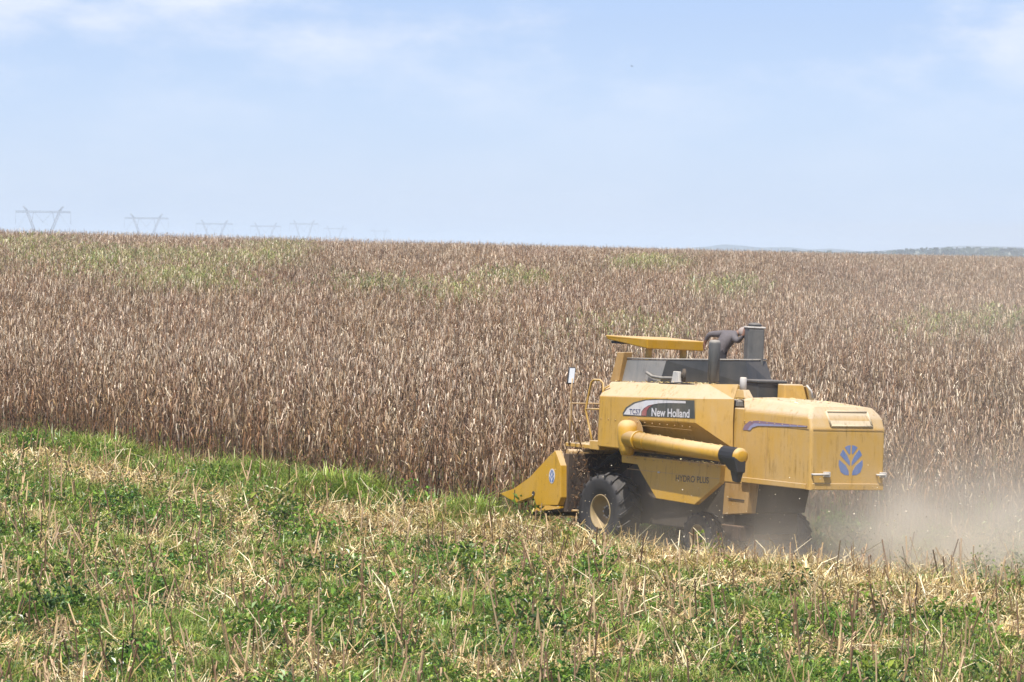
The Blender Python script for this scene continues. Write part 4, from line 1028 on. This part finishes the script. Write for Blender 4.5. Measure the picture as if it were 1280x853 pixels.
for k, q in enumerate((.95, 1.02, 1.09)): mb.tube([(-.1, q, 2.02), (.25, q + .03, 1.86), (.6, q, 1.72 - .05 * k), (.92, q - .02, 1.62)], .016, 6)
mb.build('hydraulic_hoses', M['rubber'], CH)
mb = MB(); mb.tube([(-3.05, 1.12, 3.50), (-2.8, 1.18, 3.47), (-2.2, 1.2, 3.49), (-1.5, 1.18, 3.44)], .014, 6); mb.build('cable', M['rubber'], CH)
V, Fc, C = [], [], []
def settle(n, s0, s1, u0, u1, hf):
    for k in range(n):
        a_, b_ = random.uniform(s0, s1), random.uniform(u0, u1); p = Vector((a_, b_, hf(a_, b_) + .012)); q = random.uniform(0, 6.28)
        d = Vector((math.cos(q), math.sin(q), random.gauss(0, .15))); l = random.uniform(.03, .12); sd_ = Vector((-d.y, d.x, random.gauss(0, .4)))
        strip(V, Fc, C, [p, p + d * l * .5 + Vector((0, 0, .008)), p + d * l], random.uniform(.008, .022), sd_, jcol(random.choice(ST), .2), .5)
settle(260, -2.85, .1, .75, 1.17, lambda a, b: 3.40 + rise(a)); settle(120, -5.7, -3.7, -.6, .7, lambda a, b: 3.275 + (.06 * min(0, a + 4.7) / 1.1)); settle(120, -3.6, -2.95, -.8, .84, lambda a, b: 3.225)
settle(60, .2, 1.5, .4, 1.2, lambda a, b: 2.105); settle(70, -3.9, -.8, 1.34, 1.44, lambda a, b: 1.99); settle(26, -4.2, -1.6, 1.56, 1.68, lambda a, b: 2.47 + (a + 1.2) * .035)
sch = link(bpy.data.objects.new('settled_chaff', me_from('settled_chaff', V, Fc, C, M['straw'])), CH); sch['kind'] = 'stuff'

# ---------------------------------------------------------------- person on the grain tank
def skin_mesh(name, joints, edges, root, sub=2):
    me = bpy.data.meshes.new(name); me.from_pydata([j[0] for j in joints], edges, [])
    o = bpy.data.objects.new(name, me); COL.objects.link(o)
    md = o.modifiers.new('skin', 'SKIN'); md.use_smooth_shade = True
    for i, j in enumerate(joints):
        sv = me.skin_vertices[0].data[i]; r = j[1]; sv.radius = r if isinstance(r, tuple) else (r, r); sv.use_root = (i == root)
    ss = o.modifiers.new('sub', 'SUBSURF'); ss.levels = sub; ss.render_levels = sub
    bpy.context.view_layer.update()
    out = bpy.data.meshes.new_from_object(o.evaluated_get(bpy.context.evaluated_depsgraph_get()))
    COL.objects.unlink(o); bpy.data.objects.remove(o)
    return out
J = []; E_ = []
def j(p, r, par=None):
    J.append((p, r)); i = len(J) - 1
    if par is not None: E_.append((par, i))
    return i
pel = j((-1.22, -.46, 4.06), (.17, .15)); abd = j((-1.27, -.52, 4.23), (.17, .15), pel); che = j((-1.34, -.62, 4.40), (.185, .15), abd)
nek = j((-1.43, -.74, 4.475), .062, che); hd0 = j((-1.50, -.80, 4.50), .088, nek); hd1 = j((-1.56, -.87, 4.46), .090, hd0); chin = j((-1.60, -.90, 4.385), .056, hd1)
# right arm reaching for the air cleaner
sr = j((-1.53, -.58, 4.40), .078, che); er = j((-1.78, -.50, 4.32), .056, sr); wr = j((-1.93, -.53, 4.46), .038, er); hr = j((-1.925, -.545, 4.56), (.042, .024), wr)
# left arm back on the canopy
sl = j((-1.16, -.60, 4.45), .085, che); e_l = j((-0.92, -.42, 4.43), .062, sl); wl_ = j((-0.82, -.40, 4.27), .038, e_l); hl = j((-0.80, -.40, 4.20), (.042, .024), wl_)
for sg, s0 in ((-1, -.12), (1, .12)):
    k1 = j((-1.22 + s0, -.45, 3.98), .10, pel); k2 = j((-1.20 + s0 * 1.2, -.50, 3.78), .078, k1); k3 = j((-1.18 + s0 * 1.3, -.44, 3.66), .05, k2); k4 = j((-1.18 + s0 * 1.3, -.56, 3.64), .04, k3)
for hnd, dirs in ((hr, Vector((-.45, -.25, .5))), (hl, Vector((.1, .05, -.9)))):
    b0 = Vector(J[hnd][0]); dn = dirs.normalized(); sdv = dn.cross(Vector((0.3, 1, 0.1))).normalized()
    for q, ln in ((-1.5, .06), (-.5, .075), (.5, .072), (1.5, .055)):
        a = j(tuple(b0 + dn * .035 + sdv * q * .019), .0095, hnd); b = j(tuple(b0 + dn * (.035 + ln * .55) + sdv * q * .021), .0088, a); j(tuple(b0 + dn * (.03 + ln * .85) + sdv * q * .021 + Vector((-.02, -.02, -.01))), .008, b)
    a = j(tuple(b0 + sdv * -.042 + dn * .0), .012, hnd); j(tuple(b0 + sdv * -.062 + dn * .04), .0095, a)
body = skin_mesh('person', J, E_, pel, 2)
body.materials.clear()
for k in ('shirt', 'skin', 'trousers', 'hair'): body.materials.append(M[k])
hv = Vector(J[hd1][0]); fwd = (Vector(J[chin][0]) - Vector(J[hd0][0])).normalized()
pts_h = [Vector(J[i][0]) for i in (hr, hl)]; wrists = [Vector(J[i][0]) for i in (wr, wl_)]
for p in body.polygons:
    c = Vector(p.center)
    if c.z < 4.10: p.material_index = 2
    elif (c - Vector(J[hd0][0])).length < .12 or (c - hv).length < .13: p.material_index = 1
    elif any((c - h).length < .13 for h in pts_h) : p.material_index = 1
    p.use_smooth = True
person = bpy.data.objects.new('person', body); link(person); person.matrix_world = MW
tag(person, 'man in dark grey clothes bending over on top of the machine toward the air cleaner', 'person')
ofs = Vector((-1.52, -.835, 4.515))
cap = MB().lathe(ofs + Vector((.0, .01, -.01)), (0.25, 0.28, 0.93), [(.108, -.03), (.112, .02), (.092, .07), (.05, .10), (.001, .108)], 18)
cap.hexa([ofs + Vector(q) for q in ((-.09, -.06, .015), (.05, -.115, .015), (.03, -.19, -.02), (-.11, -.16, -.02), (-.09, -.06, .03), (.05, -.115, .03), (.03, -.19, -.008), (-.11, -.16, -.008))])
co = cap.build('cap', mat_plain('faded_cap_cloth', (0.30, 0.25, 0.22), 0.9, var=.2), person)
fb = Vector((-1.61, -.945, 4.42)); fc = MB()
fc.hexa([fb + Vector(q) for q in ((-.012, .02, -.02), (.012, .01, -.02), (.012, .03, .03), (-.012, .04, .03), (-.02, -.035, -.022), (.016, -.045, -.022), (.006, .0, .03), (-.008, .004, .03))], .004)
fc.build('nose', M['skin'], person)
ey = MB()
for q in ((-.05, .02, .03), (.03, -.02, .03)): ey.lathe(fb + Vector(q), (-.3, -.9, -.1), [(.012, 0), (.008, .008), (.001, .01)], 8)
ey.build('eyes', M['hair'], person)

# ---------------------------------------------------------------- pylons on the skyline
T_Z = 25.5
def lat(segs, bars):
    mb = MB()
    for a, b, w, n in segs:
        a, b = Vector(a), Vector(b); d = (b - a).normalized(); x = Vector((0, 1, 0)); y = d.cross(x).normalized()
        cs = [x * w / 2 + y * w / 2, -x * w / 2 + y * w / 2, -x * w / 2 - y * w / 2, x * w / 2 - y * w / 2]
        for c in cs: mb.tube([a + c, b + c], .085, 4)
        for k in range(n):
            p, q = a + (b - a) * k / n, a + (b - a) * (k + 1) / n
            for i in range(4): mb.tube([p + cs[i], q + cs[(i + 1) % 4]], .06, 4)
    for a, b, r in bars: mb.tube([a, b], r, 4)
    bmesh.ops.recalc_face_normals(mb.bm, faces=mb.bm.faces)
    me = bpy.data.meshes.new('lattice'); mb.bm.to_mesh(me); mb.bm.free(); me.materials.append(M['lattice']); return me
PY = [('crossarm', lat([((-15, 0, T_Z), (15, 0, T_Z), 1.0, 26)], []))]
for sg in (1, -1):
    PY.append(('mast', lat([((sg * 0.5, 0, 0.3), (sg * 8.6, 0, T_Z - .6), 1.1, 18), ((sg * 8.7, 0, T_Z + .6), (sg * 10.9, 0, T_Z + 3.7), .7, 4)], [((sg * 5.2, 0, T_Z - .6), (sg * 6.3, 0, T_Z - 7.0), .1)])))
    PY.append(('guy_wire', lat([], [((sg * 8.6, y, T_Z - .7), (sg * 22, y * 14, 0), .035) for y in (1, -1)])))
    PY.append(('insulator_string', lat([], [((sg * 15, 0, T_Z - .6), (sg * 15, 0, T_Z - 8.0), .06)])))
PY.append(('insulator_string', lat([], [((sg * 4.6, 0, T_Z - .6), (0, 0, T_Z - 7.0), .06) for sg in (1, -1)])))
ORD = ('largest pylon on the skyline at far left', 'second pylon from the left with open arms above the crest', 'third pylon from the left, partly sunk behind the maize crest', 'fourth pylon from the left, faint, lower than its right neighbour',
       'fifth pylon from the left, faint, tall legs close together', 'sixth pylon from the left, very faint and small', 'smallest and faintest pylon at the right end of the line')
for (px, py, wpx), lab in zip(((54, 265, 69), (183, 273, 55), (268, 280, 46), (332, 283, 38), (380, 280, 36), (419, 286, 29), (475, 289, 25)), ORD):
    D = 30 * F_PX / wpx
    d = CM @ Vector(((px - 640) / F_PX, -(py - 426.5) / F_PX, -1)); q = Vector((0, 0, HC)) + d * (D / d.y)
    gz = float(terr(q.x, q.y)); o = empty('power_pylon', (q.x, q.y, gz))
    o.scale = (1, 1, max(.75, (q.z - gz) / T_Z)); o.rotation_euler = (0, 0, random.uniform(-.05, .05))
    tag(o, lab, 'pylon', 'power pylons along the skyline')
    for nm, me in PY: link(bpy.data.objects.new(nm, me), o)

PYL = sorted([o for o in COL.objects if o.name.startswith('power_pylon')], key=lambda o: o.location.y)
for k, (a, b) in enumerate(zip(PYL, PYL[1:])):
    for off, lab in ((-15, 'outer left'), (0, 'middle'), (15, 'outer right')):
        dz = T_Z - (8.2 if off else 7.2)
        p = a.location + Vector((off, 0, dz * a.scale.z)); q = b.location + Vector((off, 0, dz * b.scale.z)); n = 14
        pts = [p + (q - p) * (i / n) - Vector((0, 0, 9.0 * 4 * (i / n) * (1 - i / n))) for i in range(n + 1)]
        w = MB().tube(pts, .022, 4, caps=False).build('power_line', M['lattice'])
        tag(w, 'thin sagging power line strung between the pylons', 'power line', 'power lines between the pylons')

# far wood at the right edge
V, Fc, C = [], [], []
for k in range(4200):
    Yt = random.uniform(3600, 4500); px = random.triangular(1020, 1420, 1400) if k % 3 else random.uniform(930, 1420)
    x = (px - 640) / F_PX * Yt; hmax = 8.5 * min(1, max(.45, (px - 1000) / 180))
    p = Vector((x, Yt, float(terr(x, Yt)) + random.uniform(0.2, 1) * hmax)); r = random.uniform(1.3, 3.2)
    a = random.uniform(0, 6.28); n = Vector((random.gauss(0, 1), random.gauss(0, 1), random.gauss(0, 1))).normalized(); s = n.orthogonal().normalized(); t2 = n.cross(s); b = len(V)
    V += [p + s * r, p + t2 * r, p - s * r, p - t2 * r]; Fc.append((b, b + 1, b + 2, b + 3)); C.append(jcol(random.choice(((.03, .055, .025), (.045, .07, .03), (.022, .042, .024))), .2))
wood = link(bpy.data.objects.new('far_wood', me_from('far_wood', V, Fc, C, M['weed'])))
tag(wood, 'dark green strip of far wood on the skyline at right', 'wood', kind='stuff')

# birds
def bird(px, py, D, sz, rz, lab):
    d = CM @ Vector(((px - 640) / F_PX, -(py - 426.5) / F_PX, -1)); q = Vector((0, 0, HC)) + d * D
    mb = MB(); mb.tube([(0, -.16, 0), (0, -.08, .01), (0, .05, .0), (0, .14, .01), (0, .2, .0)], [.012, .045, .055, .035, .01], 8)
    for sg in (1, -1):
        mb.hexa([(sg * .03, -.05, .0), (sg * .2, -.02, .07), (sg * .2, .07, .07), (sg * .03, .07, .0), (sg * .03, -.05, .02), (sg * .2, -.02, .085), (sg * .2, .07, .085), (sg * .03, .07, .02)])
        mb.hexa([(sg * .2, -.02, .07), (sg * .42, -.09, .03), (sg * .42, -.05, .03), (sg * .2, .07, .07), (sg * .2, -.02, .085), (sg * .42, -.09, .038), (sg * .42, -.05, .038), (sg * .2, .07, .085)])
    mb.hexa([(-.03, -.15, 0), (.03, -.15, 0), (.06, -.28, 0), (-.06, -.28, 0), (-.03, -.15, .015), (.03, -.15, .015), (.06, -.28, .01), (-.06, -.28, .01)])
    o = mb.build('bird', M['bird']); o.location = q; o.scale = (sz, sz, sz); o.rotation_euler = (0.1, 0.15, rz)
    tag(o, lab, 'bird')
bird(790, 83, 520, 0.7, 1.2, 'small dark bird high in the sky above the canopy')
bird(1022, 168, 620, 0.5, 0.5, 'tiny bird in the sky above the rear of the machine')

# ---------------------------------------------------------------- airborne chaff, dust, haze
V, Fc, C = [], [], []
def chaff(n, s0, s1, u0, u1, h0, h1, big=1.0):
    for k in range(n):
        q = MW @ Vector((random.uniform(s0, s1), random.uniform(u0, u1), h0 + (h1 - h0) * random.random() ** 1.5))
        d = Vector((random.gauss(0, 1), random.gauss(0, 1), random.gauss(0, 1))).normalized(); s = d.orthogonal().normalized(); l = random.uniform(.010, .04) * big; w = l * random.uniform(.25, .7); b = len(V)
        V.extend([q, q + d * l * .5 + s * w, q + d * l, q + d * l * .5 - s * w]); Fc.append((b, b + 1, b + 2, b + 3)); C.append(jcol(random.choice(((.42, .34, .23), (.36, .27, .16), (.5, .43, .32))), .15))
chaff(620, -9.5, -3.4, -4.5, 1.6, 0.2, 2.2); chaff(160, -4.2, -2.8, .9, 1.7, .3, 1.7, .8); chaff(120, 0.2, 1.6, .4, 2.0, .7, 2.4, .8); chaff(60, -1, 1, 1.3, 2.2, .5, 2.3, .7)
cf = link(bpy.data.objects.new('chaff', me_from('chaff', V, Fc, C, M['straw'])))
tag(cf, 'pale chaff flying in the air around the machine', 'chaff', kind='stuff')

def vol_mat(name, dens_col, build):
    m = bpy.data.materials.new(name); m.use_nodes = True; nt = m.node_tree; nt.nodes.clear()
    out = N(nt, 'ShaderNodeOutputMaterial'); pv = N(nt, 'ShaderNodeVolumePrincipled'); pv.inputs['Color'].default_value = (*dens_col, 1); pv.inputs['Anisotropy'].default_value = 0.1
    nt.links.new(pv.outputs[0], out.inputs['Volume']); build(nt, pv); return m
def dust_nodes(nt, pv):
    L = nt.links.new
    t = N(nt, 'ShaderNodeTexCoord'); sp = N(nt, 'ShaderNodeSeparateXYZ'); L(t.outputs['Object'], sp.inputs[0])   # box is -1..1
    n = N(nt, 'ShaderNodeTexNoise'); n.inputs['Scale'].default_value = 0.75; n.inputs['Detail'].default_value = 5; n.inputs['Roughness'].default_value = .6
    g = N(nt, 'ShaderNodeNewGeometry'); L(g.outputs['Position'], n.inputs['Vector'])
    nn = N(nt, 'ShaderNodeMapRange', interpolation_type='SMOOTHSTEP'); nn.inputs[1].default_value = .38; nn.inputs[2].default_value = .66; nn.inputs[3].default_value = .14; L(n.outputs[0], nn.inputs[0])
    hz_ = N(nt, 'ShaderNodeMapRange'); hz_.inputs[1].default_value = -1.0; hz_.inputs[2].default_value = 1.0; hz_.inputs[3].default_value = 1.0; hz_.inputs[4].default_value = 0.0; L(sp.outputs[2], hz_.inputs[0])
    p = N(nt, 'ShaderNodeMath', operation='POWER'); L(hz_.outputs[0], p.inputs[0]); p.inputs[1].default_value = 5.0
    ln = N(nt, 'ShaderNodeVectorMath', operation='LENGTH'); mp = N(nt, 'ShaderNodeMapping'); mp.inputs['Scale'].default_value = (1, 1, .0); L(t.outputs['Object'], mp.inputs[0]); L(mp.outputs[0], ln.inputs[0])
    fo = N(nt, 'ShaderNodeMapRange', interpolation_type='SMOOTHSTEP'); fo.inputs[1].default_value = 1.0; fo.inputs[2].default_value = .3; L(ln.outputs['Value'], fo.inputs[0])
    a = N(nt, 'ShaderNodeMath', operation='MULTIPLY'); L(p.outputs[0], a.inputs[0]); L(fo.outputs[0], a.inputs[1])
    b = N(nt, 'ShaderNodeMath', operation='MULTIPLY'); L(a.outputs[0], b.inputs[0]); L(nn.outputs[0], b.inputs[1])
    c = N(nt, 'ShaderNodeMath', operation='MULTIPLY'); L(b.outputs[0], c.inputs[0]); c.inputs[1].default_value = DUST
    L(c.outputs[0], pv.inputs['Density'])
DUST = 1.5
dm = vol_mat('dust_cloud', (0.85, 0.77, 0.65), dust_nodes)
def vol_box(name, lo, hi, mat, label):
    lo, hi = Vector(lo), Vector(hi)
    me = bpy.data.meshes.new(name); bm = bmesh.new(); bmesh.ops.create_cube(bm, size=2.0); bm.to_mesh(me); bm.free(); me.materials.append(mat)
    o = link(bpy.data.objects.new(name, me)); o.location = (lo + hi) / 2; o.scale = (hi - lo) / 2
    return tag(o, label, name, kind='stuff')
vol_box('dust', (0.9, 82.0, -0.6), (18.6, 95.2, 5.2), dm, 'pale dust cloud blown out behind the machine')
def veil_nodes(nt, pv):
    L = nt.links.new
    t = N(nt, 'ShaderNodeTexCoord'); ln = N(nt, 'ShaderNodeVectorMath', operation='LENGTH'); mp = N(nt, 'ShaderNodeMapping'); mp.inputs['Scale'].default_value = (1, 1, .55); L(t.outputs['Object'], mp.inputs[0]); L(mp.outputs[0], ln.inputs[0])
    fo = N(nt, 'ShaderNodeMapRange', interpolation_type='SMOOTHSTEP'); fo.inputs[1].default_value = 1.0; fo.inputs[2].default_value = .1; fo.inputs[4].default_value = 0.0065; L(ln.outputs['Value'], fo.inputs[0])
    L(fo.outputs[0], pv.inputs['Density'])
vm = vol_mat('dust_veil', (0.82, 0.74, 0.62), veil_nodes)
vol_box('drifting_dust', (-2.0, 80.0, -1.0), (48.0, 190.0, 7.0), vm, 'thin veil of dust drifting over the field to the right of the machine')
hm = vol_mat('air_haze', (0.72, 0.84, 1.0), lambda nt, pv: setattr(pv.inputs['Density'], 'default_value', 0.00014))
zmin = float(ZZ.min())
vol_box('haze', (-7200, -70, zmin - 1), (7200, 16100, 46), hm, 'thin bluish haze in the air over the whole field')
